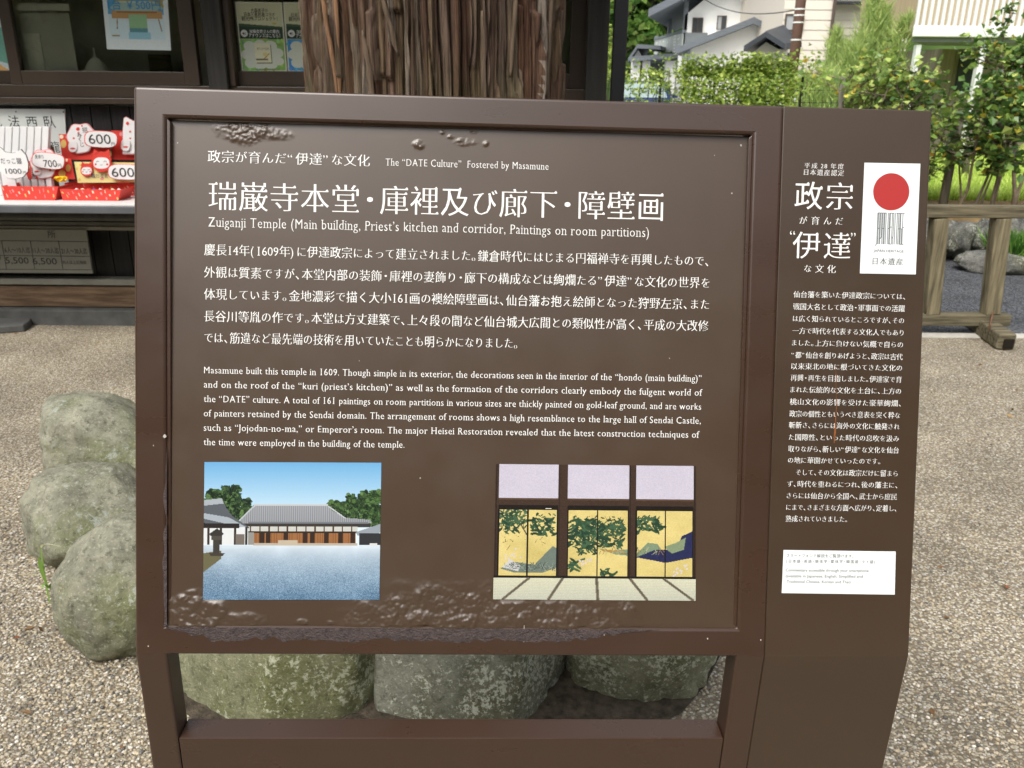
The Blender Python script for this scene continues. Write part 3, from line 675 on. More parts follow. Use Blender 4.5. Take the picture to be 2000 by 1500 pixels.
for k, ch in enumerate(word):
    if ch == ' ': continue
    for pl_ in GL[ch]:
        for (xa, ya), (xb, yb) in zip(pl_[:-1], pl_[1:]):
            p = V3((e0[0] + (k + .18 + xa * .62 - (0.35 if k > 5 else 0)) * cw, e0[1] + (e1[1] - e0[1]) * ya, 0)); q = V3((e0[0] + (k + .18 + xb * .62 - (0.35 if k > 5 else 0)) * cw, e0[1] + (e1[1] - e0[1]) * yb, 0))
            d = (q - p).normalized(); nn = V3((-d.y, d.x, 0)) * 0.00042; d = d * 0.00042
            mb.poly([S(z.x, z.y, PE) for z in (p - d - nn, q + d - nn, q + d + nn, p - d + nn)])
mb.build('emblem_lettering', M_grey, em)
pos_em = lambda a, b, l: S(a, b, PE + l)
def le(text, x0, y0, x1, em_): a0, b = uv(x0, y0, PE); return (text, a0, uv(x1, y0, PE)[0], b, em_ * KM)
lettering('emblem_caption', [le('JAPAN HERITAGE', 1706, 492, 1765, 7.5)], pos_em, M_grey, em, style='sans')
lettering('emblem_caption', [le('日本遺産', 1704, 510, 1764, 15)], pos_em, M_black, em, weight=0.004)
nt_ = film('notice_film', [(1530, 1074), (1749, 1077), (1747, 1161), (1526.5, 1158)])
lettering('notice_text', [le('スマートフォンで解説をご覧頂けます。', 1536, 1085, 1667, 8), le('(日本語・英語・簡体字・繁体字・韓国語・タイ語)', 1535, 1096, 1709, 7.5), le('Commentary accessible through your smartphone.', 1534.5, 1116, 1698, 8.3), le('(available in Japanese, English, Simplified and', 1534.5, 1127.5, 1685, 8.3), le('Traditional Chinese, Korean and Thai)', 1536.5, 1138.5, 1661, 8.3)], pos_em, M_black, nt_, style='sans')

# ------------------------------------------------------------------ boulders round the foot of the tree
def rock_mat(name, c1, c2, lich, amount, moss=(0.10, 0.115, 0.045), ls=38):
    m = bpy.data.materials.new(name); m.use_nodes = True; nt = m.node_tree; b = nt.nodes['Principled BSDF']; tc = nt.nodes.new('ShaderNodeTexCoord')
    def n(sc, det, rough=0.6):
        q = nt.nodes.new('ShaderNodeTexNoise'); q.inputs['Scale'].default_value = sc; q.inputs['Detail'].default_value = det; q.inputs['Roughness'].default_value = rough
        nt.links.new(tc.outputs['Object'], q.inputs['Vector']); return q
    def rampn(src, p0, p1):
        r = nt.nodes.new('ShaderNodeMapRange'); r.inputs[1].default_value = p0; r.inputs[2].default_value = p1; nt.links.new(src, r.inputs[0]); return r.outputs[0]
    def mix(f, a, bb):
        x = nt.nodes.new('ShaderNodeMix'); x.data_type = 'RGBA'; nt.links.new(f, x.inputs[0])
        if isinstance(a, tuple): x.inputs[6].default_value = (*a, 1)
        else: nt.links.new(a, x.inputs[6])
        if isinstance(bb, tuple): x.inputs[7].default_value = (*bb, 1)
        else: nt.links.new(bb, x.inputs[7])
        return x.outputs[2]
    a = mix(rampn(n(9, 8, 0.72).outputs[0], 0.36, 0.64), c1, c2)
    a = mix(rampn(n(3.1, 4).outputs[0], 0.48, 0.66), a, moss)
    a = mix(rampn(n(48, 6, 0.75).outputs[0], 0.52, 0.70), a, tuple(x * 0.5 for x in c1))
    a = mix(rampn(n(130, 4, 0.7).outputs[0], 0.56, 0.72), a, tuple(min(.6, x * 1.35) for x in c2))
    pt = n(5.5, 3); sp_ = n(ls, 6, 0.75)
    ad = nt.nodes.new('ShaderNodeMath'); ad.operation = 'MULTIPLY_ADD'; ad.inputs[1].default_value = 0.55; nt.links.new(pt.outputs[0], ad.inputs[0]); nt.links.new(sp_.outputs[0], ad.inputs[2])
    a = mix(rampn(ad.outputs[0], 0.92 - amount, 0.95 - amount + 0.02), a, lich)
    nt.links.new(a, b.inputs['Base Color']); b.inputs['Roughness'].default_value = 0.9; b.inputs['Specular IOR Level'].default_value = 0.2
    f = n(70, 8, 0.72); bp = nt.nodes.new('ShaderNodeBump'); bp.inputs['Strength'].default_value = 0.9; bp.inputs['Distance'].default_value = 0.012
    nt.links.new(f.outputs[0], bp.inputs['Height']); nt.links.new(bp.outputs[0], b.inputs['Normal'])
    return m
RM1 = rock_mat('mossy_stone', (0.17, 0.17, 0.125), (0.40, 0.39, 0.295), (0.38, 0.40, 0.34), 0.045, (0.20, 0.215, 0.11))
RM2 = rock_mat('lichen_stone', (0.19, 0.195, 0.15), (0.31, 0.315, 0.25), (0.54, 0.56, 0.46), 0.10, (0.13, 0.13, 0.075), 85)
RM3 = rock_mat('lichen_stone_dense', (0.28, 0.285, 0.195), (0.42, 0.43, 0.30), (0.60, 0.63, 0.50), 0.13, (0.15, 0.155, 0.08), 80)
RM4 = rock_mat('smooth_green_stone', (0.16, 0.165, 0.095), (0.31, 0.31, 0.20), (0.48, 0.50, 0.37), 0.06, (0.16, 0.17, 0.075), 60)
def rock(name, c, r, seed, m, label, flat=0.35, rough=0.10, tilt=0.0, sub=5, cuts=7, boxy=0.0, cat='boulder', group=None):
    bm = bmesh.new(); bmesh.ops.create_icosphere(bm, subdivisions=sub, radius=1.0); rr_ = random.Random(seed)
    planes = [(V3((rr_.gauss(0, 1), rr_.gauss(0, 1), rr_.gauss(0, 0.8) + 0.2)).normalized(), rr_.uniform(0.62, 0.90)) for _ in range(cuts)]
    for v in bm.verts:
        p = v.co.copy()
        if boxy: q = max(abs(p.x), abs(p.y), abs(p.z)); p = p * (1 + boxy * (1 / q - 1) * 0.6)
        for n_, d in planes:
            e = p.dot(n_) - d
            if e > 0: p -= n_ * e * (1 - flat * 0.3)
        s = seed * 3.7
        vd, _vp = noise.voronoi(p * 2.1 + V3((s, 2 * s, s))); p *= 1 - 0.035 * max(0.0, 1 - (vd[1] - vd[0]) * 7)
        p *= 1 + rough * noise.fractal(p * 1.3 + V3((s, s, s)), 1.0, 2.0, 4) + 0.032 * noise.fractal(p * 5 + V3((s, 0, s)), 0.8, 2.0, 4)
        v.co = V3((p.x * r[0], p.y * r[1], p.z * r[2]))
    bmesh.ops.rotate(bm, verts=bm.verts, cent=(0, 0, 0), matrix=Matrix.Rotation(tilt, 3, 'Y'))
    me = bpy.data.meshes.new(name); bm.to_mesh(me); bm.free(); me.materials.append(m)
    me.polygons.foreach_set('use_smooth', [True] * len(me.polygons))
    o = bpy.data.objects.new(name, me); COL.objects.link(o); o.location = c
    return tag(o, label, cat, group)
RG = 'boulders ringing the foot of the tree'
def depth(p): return (V3(p) - CAM).dot(fwd)
def rk(px0, px1, ytop, Yc, zc, ry, rz, *a, **k):
    """boulder spanning photo columns px0..px1 at distance Yc"""
    pm = P((px0 + px1) / 2, 900, Yc); z = zc
    dpt = (V3((0, Yc, z)) - CAM).dot(fwd); x = ((px0 + px1) / 2 - CX) / F * dpt + (0.0087) * 0
    return rock('boulder', V3((x, Yc, z)), ((px1 - px0) / 2 / F * dpt, ry, rz), *a, **k)
rk(326, 766, 0, 1.82, 0.05, 0.21, 0.42, 11, RM4, 'large smooth olive boulder seen through the left of the gap under the sign', group=RG, cuts=3, rough=0.05, boxy=0.45)
rk(734, 1114, 0, 1.80, 0.05, 0.20, 0.40, 23, RM2, 'dark lichen-spotted boulder with a brown patch in the middle of the gap under the sign', group=RG, cuts=4, rough=0.06, boxy=0.6)
rk(1085, 1405, 0, 1.92, 0.13, 0.20, 0.33, 31, RM3, 'pale lichen-covered boulder seen through the right of the gap under the sign', group=RG, cuts=3, rough=0.05, boxy=0.3)
rk(130, 400, 1050, 2.04, 0.13, 0.20, 0.215, 43, RM1, 'rounded grey-green boulder half hidden by the left leg of the sign, nearest of three', group=RG, cuts=1, rough=0.09)
rk(52, 310, 930, 2.50, 0.08, 0.22, 0.185, 57, RM1, 'squarish pale green boulder with a flat top behind a sprouting weed', group=RG, cuts=8, rough=0.06, boxy=0.5)
rk(48, 400, 795, 3.02, 0.08, 0.26, 0.225, 68, RM1, 'sloping grey boulder with a dark patch, farthest of the three left of the sign', group=RG, cuts=7, rough=0.08, boxy=0.3, tilt=0.25)
# dark soil and loose stones inside the ring
M_soil = mat('soil', (0.070, 0.057, 0.041), 0.95, 0.2, var=0.5, vscale=40, bump=0.8, bscale=120)
mb = MB(); n = 60; cx_, cy_ = -0.22, 2.80
for j in range(9):
    for i in range(n):
        t = 2 * math.pi * i / n; q = j / 8; rr_ = (1.08 * q) * (1 + 0.06 * noise.noise(V3((math.cos(t) * 2, math.sin(t) * 2, 0))))
        x = cx_ + rr_ * math.cos(t) * 1.0; y = cy_ + rr_ * math.sin(t) * 1.22
        mb.v.append(V3((x, y, 0.006 + 0.07 * (1 - q ** 2) + 0.012 * noise.noise(V3((x * 9, y * 9, 0))) * (1 - q))))
for j in range(8):
    for i in range(n): mb.f.append((j * n + i, (j + 1) * n + i, (j + 1) * n + (i + 1) % n, j * n + (i + 1) % n))
mb.m = [0] * len(mb.f); tag(mb.build('soil', M_soil, smooth=True), kind='structure')
M_peb = ramp_attr_mat('pebbles', [(0, S2L(90, 88, 84)), (0.3, S2L(150, 145, 135)), (0.5, S2L(196, 184, 160)), (0.75, S2L(176, 160, 134)), (0.9, S2L(222, 216, 205)), (1, S2L(130, 128, 128))], 0.8, 0.3)
def pebbles(name, spots, smin, smax, seed):
    r = random.Random(seed); mb = MB(); mb.rnd = []
    bm = bmesh.new(); bmesh.ops.create_icosphere(bm, subdivisions=1, radius=1); vs = [v.co.copy() for v in bm.verts]; fs = [tuple(v.index for v in f.verts) for f in bm.faces]; bm.free()
    for (x, y, z) in spots:
        s = r.uniform(smin, smax); a = r.random() * 6.28; ca, sa = math.cos(a), math.sin(a); k = r.random(); sx, sy, sz = s * r.uniform(.8, 1.3), s * r.uniform(.6, 1), s * r.uniform(.45, .7)
        i = len(mb.v)
        for v in vs: X, Y = v.x * sx, v.y * sy; mb.v.append(V3((x + X * ca - Y * sa, y + X * sa + Y * ca, z + v.z * sz + sz * 0.2)))
        for f in fs: mb.f.append(tuple(i + q for q in f)); mb.rnd.append(k)
    mb.m = [0] * len(mb.f); o = mb.build(name, M_peb, smooth=True); return tag(o, 'loose rounded pebbles scattered over the ground round the boulders', 'pebbles', kind='stuff')
r = random.Random(4); sp_ = []
for _ in range(2600):
    t = r.uniform(0, 6.283); q = r.gauss(1.0, 0.10); sp_.append((cx_ + q * math.cos(t), cy_ + q * math.sin(t) * 1.22, 0.003 + max(0, 0.07 * (1.0 - q * q))))
for _ in range(1800):
    t = r.uniform(3.6, 5.9); q = r.uniform(.55, 1.05); sp_.append((cx_ + q * math.cos(t), cy_ + q * math.sin(t) * 1.22, 0.004 + 0.07 * max(0, 1 - q * q)))
for _ in range(5200):                          # left foreground and right foreground
    if r.random() < 0.55: p = G(r.uniform(-60, 320), r.uniform(900, 1520))
    else: p = G(r.uniform(1700, 2080), r.uniform(700, 1520))
    sp_.append((p.x, p.y, 0.001))
pebbles('pebbles', sp_, 0.0028, 0.0065, 9)

# ------------------------------------------------------------------ the cedar
TC = V3((-0.258, 2.95, 0)); TR = 0.392
def bark_h(t, z):
    """relief of long fibrous strips: t angle, z height; returns (height, value of the strip)"""
    best = 0; val = 0.5
    w = t * TR / 0.030 + 0.35 * noise.noise(V3((t * 3, z * 1.3, 0))) + 0.45 * noise.noise(V3((t * 7, z * 4.5, 3))) + 1.3 * noise.noise(V3((t * 1.2, z * 0.7, 5)))
    i = math.floor(w); f = w - i
    wd = 0.30 + 0.17 * noise.noise(V3((i * 3.17, z * 2.3, 9)))
    e = min(f, 1 - f) / max(0.08, wd)
    h = min(1.0, e * 1.9)
    off = 0.5 + 0.5 * noise.noise(V3((i * 5.3, z * 1.1, 2)))
    # breaks where a strip has peeled away
    pk = noise.noise(V3((i * 9.1, z * 3.1 + i, 17)))
    lv = 0.5 if pk > 0.28 else 1.0
    fib = noise.noise(V3((t * 48, z * 2.5, 3))) * 0.9 + noise.noise(V3((t * 105, z * 5, 8))) * 0.8
    # a second, finer layer of torn ribbons lying over the first
    w2 = t * TR / 0.017 + 2.2 * noise.noise(V3((t * 2.0, z * 1.6, 31))) + 11; i2 = math.floor(w2); f2 = w2 - i2
    wd2 = 0.30 + 0.22 * noise.noise(V3((i2 * 2.7, z * 3.4, 19))); on = noise.noise(V3((i2 * 6.3, z * 1.5, 41)))
    h2 = 0.0
    if on > 0.02: h2 = min(1.0, 2.4 * min(f2, 1 - f2) / max(.06, wd2)) * min(1, (on - .02) * 9) * 0.5
    a_ = h * (0.30 + 0.70 * off) * lv; v_ = (math.sin(i * 78.233) * 43758.5453) % 1.0
    if h2 > 0.12: a_ += h2; v_ = (math.sin(i2 * 12.98) * 43758.5453) % 1.0
    return a_ + 0.16 * fib, v_
M_bark = bpy.data.materials.new('cedar_bark'); M_bark.use_nodes = True
nt = M_bark.node_tree; b = nt.nodes['Principled BSDF']; b.inputs['Roughness'].default_value = 0.9; b.inputs['Specular IOR Level'].default_value = 0.15
tc = nt.nodes.new('ShaderNodeTexCoord'); mp = nt.nodes.new('ShaderNodeMapping'); mp.inputs['Scale'].default_value = (70, 70, 4.5); nz_ = nt.nodes.new('ShaderNodeTexNoise'); nz_.inputs['Scale'].default_value = 1.6; nz_.inputs['Detail'].default_value = 8; nz_.inputs['Roughness'].default_value = 0.7
nt.links.new(tc.outputs['Object'], mp.inputs[0]); nt.links.new(mp.outputs[0], nz_.inputs['Vector'])
at = nt.nodes.new('ShaderNodeAttribute'); at.attribute_name = 'rnd'
rp = nt.nodes.new('ShaderNodeValToRGB'); e = rp.color_ramp.elements; e[0].color = (*S2L(70, 52, 42), 1); e[1].color = (*S2L(98, 82, 66), 1); e[1].position = 1.0
for p, c_ in ((0.25, S2L(92, 78, 68)), (0.45, S2L(84, 60, 46)), (0.6, S2L(118, 108, 98)), (0.8, S2L(84, 70, 54))): q = e.new(p); q.color = (*c_, 1)
mr = nt.nodes.new('ShaderNodeMapRange'); mr.inputs[1].default_value = 0.3; mr.inputs[2].default_value = 0.7; mr.inputs[3].default_value = 0.15; mr.inputs[4].default_value = 1.95
ml = nt.nodes.new('ShaderNodeMix'); ml.data_type = 'RGBA'; ml.blend_type = 'MULTIPLY'; ml.inputs[0].default_value = 1
nt.links.new(at.outputs['Fac'], rp.inputs[0]); nt.links.new(nz_.outputs[0], mr.inputs[0]); nt.links.new(rp.outputs[0], ml.inputs[6]); nt.links.new(mr.outputs[0], ml.inputs[7])
n3 = nt.nodes.new('ShaderNodeTexNoise'); n3.inputs['Scale'].default_value = 2.4; n3.inputs['Detail'].default_value = 3; nt.links.new(tc.outputs['Object'], n3.inputs['Vector'])
m3 = nt.nodes.new('ShaderNodeMapRange'); m3.inputs[1].default_value = 0.5; m3.inputs[2].default_value = 0.7; m3.inputs[4].default_value = 0.6; nt.links.new(n3.outputs[0], m3.inputs[0])
mg = nt.nodes.new('ShaderNodeMix'); mg.data_type = 'RGBA'; mg.inputs[7].default_value = (*S2L(84, 80, 54), 1); nt.links.new(m3.outputs[0], mg.inputs[0]); nt.links.new(ml.outputs[2], mg.inputs[6]); nt.links.new(mg.outputs[2], b.inputs['Base Color'])
bp = nt.nodes.new('ShaderNodeBump'); bp.inputs['Strength'].default_value = 0.5; bp.inputs['Distance'].default_value = 0.006; nt.links.new(nz_.outputs[0], bp.inputs['Height']); nt.links.new(bp.outputs[0], b.inputs['Normal'])
mb = MB(); mb.rnd = []; NA = 1150
zs = [0, 0.15, 0.3, 0.5, 0.7, 0.9, 1.05, 1.15] + [1.22 + 0.0085 * i for i in range(76)] + [1.95, 2.1, 2.4, 3, 4, 5.5, 7]
for z in zs:
    fl = 0.22 * math.exp(-z * 2.6); sh = 1 - 0.03 * max(0, z - 1.5)
    for i in range(NA):
        t = 2 * math.pi * i / NA; h, _ = bark_h(t - 0.3, z)
        rad = (TR - 0.030 + 0.050 * h) * sh + fl * (1 + 0.4 * math.sin(t * 5))
        mb.v.append(TC + V3((rad * math.cos(t), rad * math.sin(t), z)))
for k in range(len(zs) - 1):
    for i in range(NA):
        i2 = (i + 1) % NA; mb.f.append((k * NA + i, k * NA + i2, (k + 1) * NA + i2, (k + 1) * NA + i)); mb.rnd.append(bark_h(2 * math.pi * i / NA - 0.3, (zs[k] + zs[k + 1]) / 2)[1])
mb.m = [0] * len(mb.f)
cedar = thing('cedar_tree', TC, 'thick old cedar trunk with peeling grey-brown bark rising behind the sign', 'tree')
trk = mb.build('trunk', M_bark, cedar, smooth=True)
# loose strips of bark hanging off the trunk
M_strip = mat('bark_strip', S2L(128, 98, 74), 0.9, 0.15, var=0.35, vscale=2, stretch=(60, 60, 4), bump=0.4, bscale=3, bstretch=(60, 60, 4))
M_strip2 = mat('bark_strip_grey', S2L(100, 86, 72), 0.9, 0.15, var=0.4, vscale=2, stretch=(60, 60, 4), bump=0.4, bscale=3, bstretch=(60, 60, 4))
def strip(t0, z0, t1, z1, w, lift0, lift1, m):
    mb = MB(); n = 14
    for k in range(n + 1):
        q = k / n; t = t0 + (t1 - t0) * q + 0.01 * noise.noise(V3((q * 4, t0 * 9, 0))); z = z0 + (z1 - z0) * q; ww = w * (0.75 + 0.35 * noise.noise(V3((q * 5, t0 * 7, z0)))) * min(1, (1 - abs(2 * q - 1)) * 2.2 + 0.06)
        rad = TR + 0.018 + lift0 + (lift1 - lift0) * q
        for s_, dr in ((-1, -0.006), (-0.5, 0.001), (0.5, 0.001), (1, -0.006)):
            a = t + s_ * ww / 2 / TR; mb.v.append(TC + V3(((rad + dr) * math.cos(a), (rad + dr) * math.sin(a), z)))
    for k in range(n):
        for s_ in range(3): a = k * 4 + s_; mb.f.append((a, a + 1, a + 5, a + 4))
    mb.m = [0] * len(mb.f); o = mb.build('bark_strip', m, cedar, smooth=True); md = o.modifiers.new('thick', 'SOLIDIFY'); md.thickness = 0.002; return o
ang = lambda px: math.acos(max(-1, min(1, (px - 850) / 241.0))) * -1   # angle on the visible side for a photo column
zy = lambda y: P(850, y, 2.56).z
for x0, y0, x1, y1, w, l0, l1, m_ in ((676, -40, 697, 195, 0.014, 0.012, 0.008, M_strip), (704, -40, 700, 200, 0.016, 0.010, 0.006, M_strip), (786, -20, 808, 110, 0.016, 0.016, 0.006, M_strip2), (1002, -40, 992, 150, 0.012, 0.010, 0.006, M_strip2), (1062, -40, 1056, 200, 0.014, 0.008, 0.008, M_strip2), (752, 60, 764, 230, 0.022, 0.012, 0.006, M_strip2), (946, 20, 952, 210, 0.018, 0.006, 0.006, M_strip2)):
    strip(ang(x0), zy(y0), ang(x1), zy(y1), w, l0, l1, m_)

# weed at the foot of the boulders
M_weed = ramp_attr_mat('weed_green', [(0, S2L(96, 130, 58)), (0.6, S2L(140, 176, 84)), (1, S2L(206, 206, 160))], 0.5, 0.3, 0.25)
wb = G(98, 1180); wd = thing('weed', wb, 'small green weed with a bent pale stalk sprouting between two boulders', 'weed')
def blade(mb, p0, p1, p2, w, k, n=7):
    i = len(mb.v)
    for j in range(n + 1):
        q = j / n; p = p0 * (1 - q) ** 2 + p1 * 2 * q * (1 - q) + p2 * q * q; ww = w * math.sin(math.pi * (0.12 + 0.88 * q)) + 0.0004
        mb.v += [p - V3((ww, 0, 0)), p + V3((0, 0.0, ww * 0.25)), p + V3((ww, 0, 0))]
    for j in range(n):
        for s_ in range(2): a = i + j * 3 + s_; mb.f.append((a, a + 1, a + 4, a + 3)); mb.rnd.append(k); mb.m.append(0)
stalk = MB(); stalk.rnd = []
def wp(x, y, dy=0.0): return P(x - 20, y + 12, wb.y + dy * .5)
blade(stalk, wb, wp(100, 1090), wp(101, 1056), 0.0034, 0.5); blade(stalk, wp(101, 1058), wp(98, 1044), wp(140, 1056, -0.02), 0.0042, 1.0)
stalk.build('stalk', M_weed, wd, smooth=True)
for a in ((wp(112, 1130), wp(95, 1090, -.02), wp(96, 1075, -.04), .006, .5), (wp(118, 1138), wp(140, 1110, -.03), wp(172, 1098, -.05), .007, .6), (wp(116, 1136), wp(128, 1118, -.04), wp(138, 1130, -.08), .008, .2), (wp(116, 1138), wp(104, 1120, -.04), wp(102, 1138, -.07), .006, .35), (wp(118, 1140), wp(140, 1125, -.02), wp(150, 1105, -.03), .006, .45), (wp(106, 1112), wp(90, 1108, -.02), wp(80, 1112, -.04), .004, .95)):
    lf = MB(); lf.rnd = []; blade(lf, *a); lf.build('leaf', M_weed, wd, smooth=True)

# ------------------------------------------------------------------ the temple shop on the left
YF = 5.3
XS = lambda px, py, Y: P(px, py, Y).x
ZS = lambda py, Y, px=150: P(px, py, Y).z
M_dark = mat('dark_boards', (0.014, 0.0135, 0.013), 0.55, 0.4, var=0.35, vscale=3, stretch=(14, 14, 0.8), bump=0.2, bscale=8, bstretch=(14, 14, 0.6))
M_brownal = mat('brown_aluminium', (0.052, 0.036, 0.024), 0.4, 0.5, var=0.15, vscale=3)
M_pillar = mat('dark_timber', (0.030, 0.028, 0.025), 0.6, 0.35, var=0.4, vscale=2, stretch=(16, 16, 0.7), bump=0.2, bscale=6, bstretch=(16, 16, 0.6))
M_beam = mat('old_beam', (0.16, 0.105, 0.065), 0.8, 0.25, var=0.45, vscale=3, stretch=(1.2, 14, 14), bump=0.3, bscale=6, bstretch=(1.2, 14, 14))
M_rail = mat('pale_rail', (0.26, 0.255, 0.215), 0.6, 0.3, var=0.15, vscale=6)
M_railg = mat('grey_rail', (0.11, 0.11, 0.095), 0.6, 0.3, var=0.2, vscale=6)
M_found = mat('foundation', (0.10, 0.10, 0.095), 0.9, 0.2, var=0.25, vscale=7, bump=0.2, bscale=60)
M_shelf = mat('shelf_top', (0.72, 0.70, 0.69), 0.5, 0.4, var=0.04, vscale=10)
M_fasc = mat('shelf_fascia', (0.10, 0.105, 0.115), 0.35, 0.5, var=0.2, vscale=5)
M_glass = glass_mat('window_glass', (0.92, 0.94, 0.90), 0.10)
M_post = mat('black_steel', (0.012, 0.012, 0.015), 0.4, 0.5, var=0.2, vscale=4)
M_roof = mat('roof_sheet', (0.04, 0.04, 0.042), 0.5, 0.4, var=0.2, vscale=5)
M_int = mat('interior_wall', (0.66, 0.63, 0.50), 0.9, 0.2, var=0.25, vscale=2.5)
M_int2 = mat('interior_panel', (0.66, 0.63, 0.52), 0.8, 0.3, var=0.1, vscale=3)
xL, xR = -4.2, XS(1187, 100, YF)
shop = thing('souvenir_shop', (-1.8, 5.6, 0), 'dark timber souvenir shop with brown window frames and an open counter behind the sign', 'shop')
# lower wall of vertical boards
z1 = ZS(207, YF); mb = MB(); x = xL; k = 0
while x < xR - 0.05:
    w = 0.118; mb.box((x, YF, 0.26), (min(x + w - 0.006, xR), YF + 0.03, z1)); x += w
mb.box((xL, YF + 0.028, 0.26), (xR, YF + 0.05, z1)); mb.build('board_wall', M_dark, shop)
MB().box((xL, YF - 0.10, 0.105), (xR, YF + 0.06, 0.235)).build('ground_beam', M_beam, shop, bevel=0.006)
MB().box((xL, YF - 0.16, -0.05), (xR, YF + 0.10, 0.10)).build('foundation', M_found, shop, bevel=0.01)
MB().box((xL, YF - 0.09, 0.245), (xR - 0.02, YF - 0.002, 0.285)).build('rail', M_rail, shop, bevel=0.004)
# sill
zs0, zs1 = ZS(203, YF - 0.08), ZS(166, YF - 0.08)
MB().box((xL, YF - 0.08, zs0), (xR - 0.06, YF + 0.05, zs0 + 0.035)).box((xL, YF - 0.05, zs0 + 0.036), (xR - 0.06, YF + 0.05, zs1)).build('window_sill', M_brownal, shop, bevel=0.004)
# windows
zt = 2.45
def window(pxa, pxb, fa, fb, y_, bot):
    """sash between photo columns pxa..pxb (taken at row 80) with stiles of width fa, fb"""
    a, b_ = XS(pxa, 80, y_), XS(pxb, 80, y_); zb = zs1 + 0.002
    f = MB(); f.box((a, y_ - 0.025, zb), (a + fa, y_ + 0.025, zt)); f.box((b_ - fb, y_ - 0.025, zb), (b_, y_ + 0.025, zt)); f.box((a + fa, y_ - 0.024, zb), (b_ - fb, y_ + 0.024, zb + bot)); f.box((a + fa, y_ - 0.024, zt - 0.06), (b_ - fb, y_ + 0.024, zt))
    o = f.build('window', M_brownal, shop, bevel=0.003)
    MB().box((a + fa, y_ - 0.004, zb + bot), (b_ - fb, y_ + 0.002, zt - 0.06)).build('pane', M_glass, o)
    return a + fa, b_ - fb, zb + bot
window(-330, 30, 0.06, 0.055, YF + 0.03, 0.075)
w1 = window(12, 384, 0.065, 0.085, YF - 0.03, 0.075)
window(446, 800, 0.04, 0.06, YF + 0.03, 0.085)
window(780, 1150, 0.06, 0.11, YF + 0.075, 0.085)
# pillar between the windows, corner post
pa, pb = XS(398, 80, YF - 0.10), XS(436, 80, YF - 0.10)
MB().box((pa, YF - 0.10, 0.24), (pb, YF + 0.05, zt)).build('pillar', M_pillar, shop, bevel=0.006)
MB().box((pb + 0.001, YF - 0.06, zs1), (pb + 0.035, YF + 0.05, zt)).build('pillar_trim', M_brownal, shop, bevel=0.004)
ca, cb = XS(1147, 80, YF - 0.12), XS(1189, 80, YF - 0.12)
MB().box((ca, YF - 0.12, 0.10), (cb, YF + 0.02, zt)).build('pillar', M_pillar, shop, bevel=0.006)
# end wall, back wall, ceiling, floor of the room, roof with its eave
mb = MB(); mb.box((cb - 0.05, YF + 0.03, 0.1), (cb, YF + 3.2, zt)).box((xL, YF + 3.2, 0.1), (cb, YF + 3.25, zt)).box((xL - 0.05, YF, 0.1), (xL, YF + 3.25, zt)); mb.build('wall', M_dark, shop)
MB().box((xL, YF + 0.06, 0.95), (cb - 0.06, YF + 3.19, 1.0)).build('interior_floor', M_int, shop)
MB().box((xL, YF + 0.60, 1.0), (cb - 0.06, YF + 0.63, zt)).build('interior_wall', M_int, shop)
MB().box((xL - 0.4, YF - 0.80, zt + 0.001), (cb + 0.35, YF + 3.6, zt + 0.10)).box((xL - 0.4, YF - 0.83, zt - 0.06), (cb + 0.35, YF - 0.80, zt + 0.12)).build('roof', M_roof, shop)
for k in range(14):
    x = xL - 0.2 + k * 0.42
    if x < cb: MB().box((x, YF - 0.79, zt - 0.055), (x + 0.05, YF - 0.13, zt - 0.001)).build('rafter', M_pillar, shop)
pp = XS(1210, 80, 4.75)
MB().box((pp - 0.034, 4.71, 0.06), (pp + 0.034, 4.79, zt - 0.001)).build('eave_post', M_post, shop, bevel=0.004)
MB().box((pp - 0.075, 4.67, 0.0), (pp + 0.075, 4.83, 0.059)).build('post_footing', M_found, shop, bevel=0.01)
# things seen through the left window
p = lambda px, py: (XS(px, py, YF + 0.05), ZS(py, YF + 0.05))
a = p(37, 8); b_ = p(140, 22); MB().box((a[0], YF + 0.030, b_[1]), (b_[0], YF + 0.045, a[1])).build('interior_shelf', M_int2, shop)
a = p(35, 25); b_ = p(152, 142); MB().box((a[0], YF + 0.055, b_[1] - 0.1), (b_[0], YF + 0.065, a[1])).build('interior_panel', mat('notice_panel', (0.50, 0.48, 0.40), 0.5, 0.4, var=0.08, vscale=3), shop)
a = p(45, 66); b_ = p(90, 142); MB().box((a[0], YF + 0.047, b_[1] - 0.1), (b_[0], YF + 0.052, a[1])).build('interior_paper', mat('notice_paper', (0.62, 0.60, 0.50), 0.7, 0.3, var=0.05, vscale=4), shop)
c0 = p(168, 120); mb = MB(); mb.lathe((c0[0], YF + 0.17, c0[1] - 0.06), [(0.085, 0.0), (0.088, 0.008), (0.062, 0.02), (0.064, 0.028), (0.05, 0.05), (0.028, 0.075), (0.008, 0.085), (0.004, 0.14)], 24); mb.build('hanging_bell', M_int2, shop, smooth=True)
MB().box((XS(290, 100, YF + .5), YF + 0.48, zs1), (XS(330, 100, YF + .5), YF + 0.52, ZS(105, YF + .5))).build('wooden_plaque', M_beam, shop)
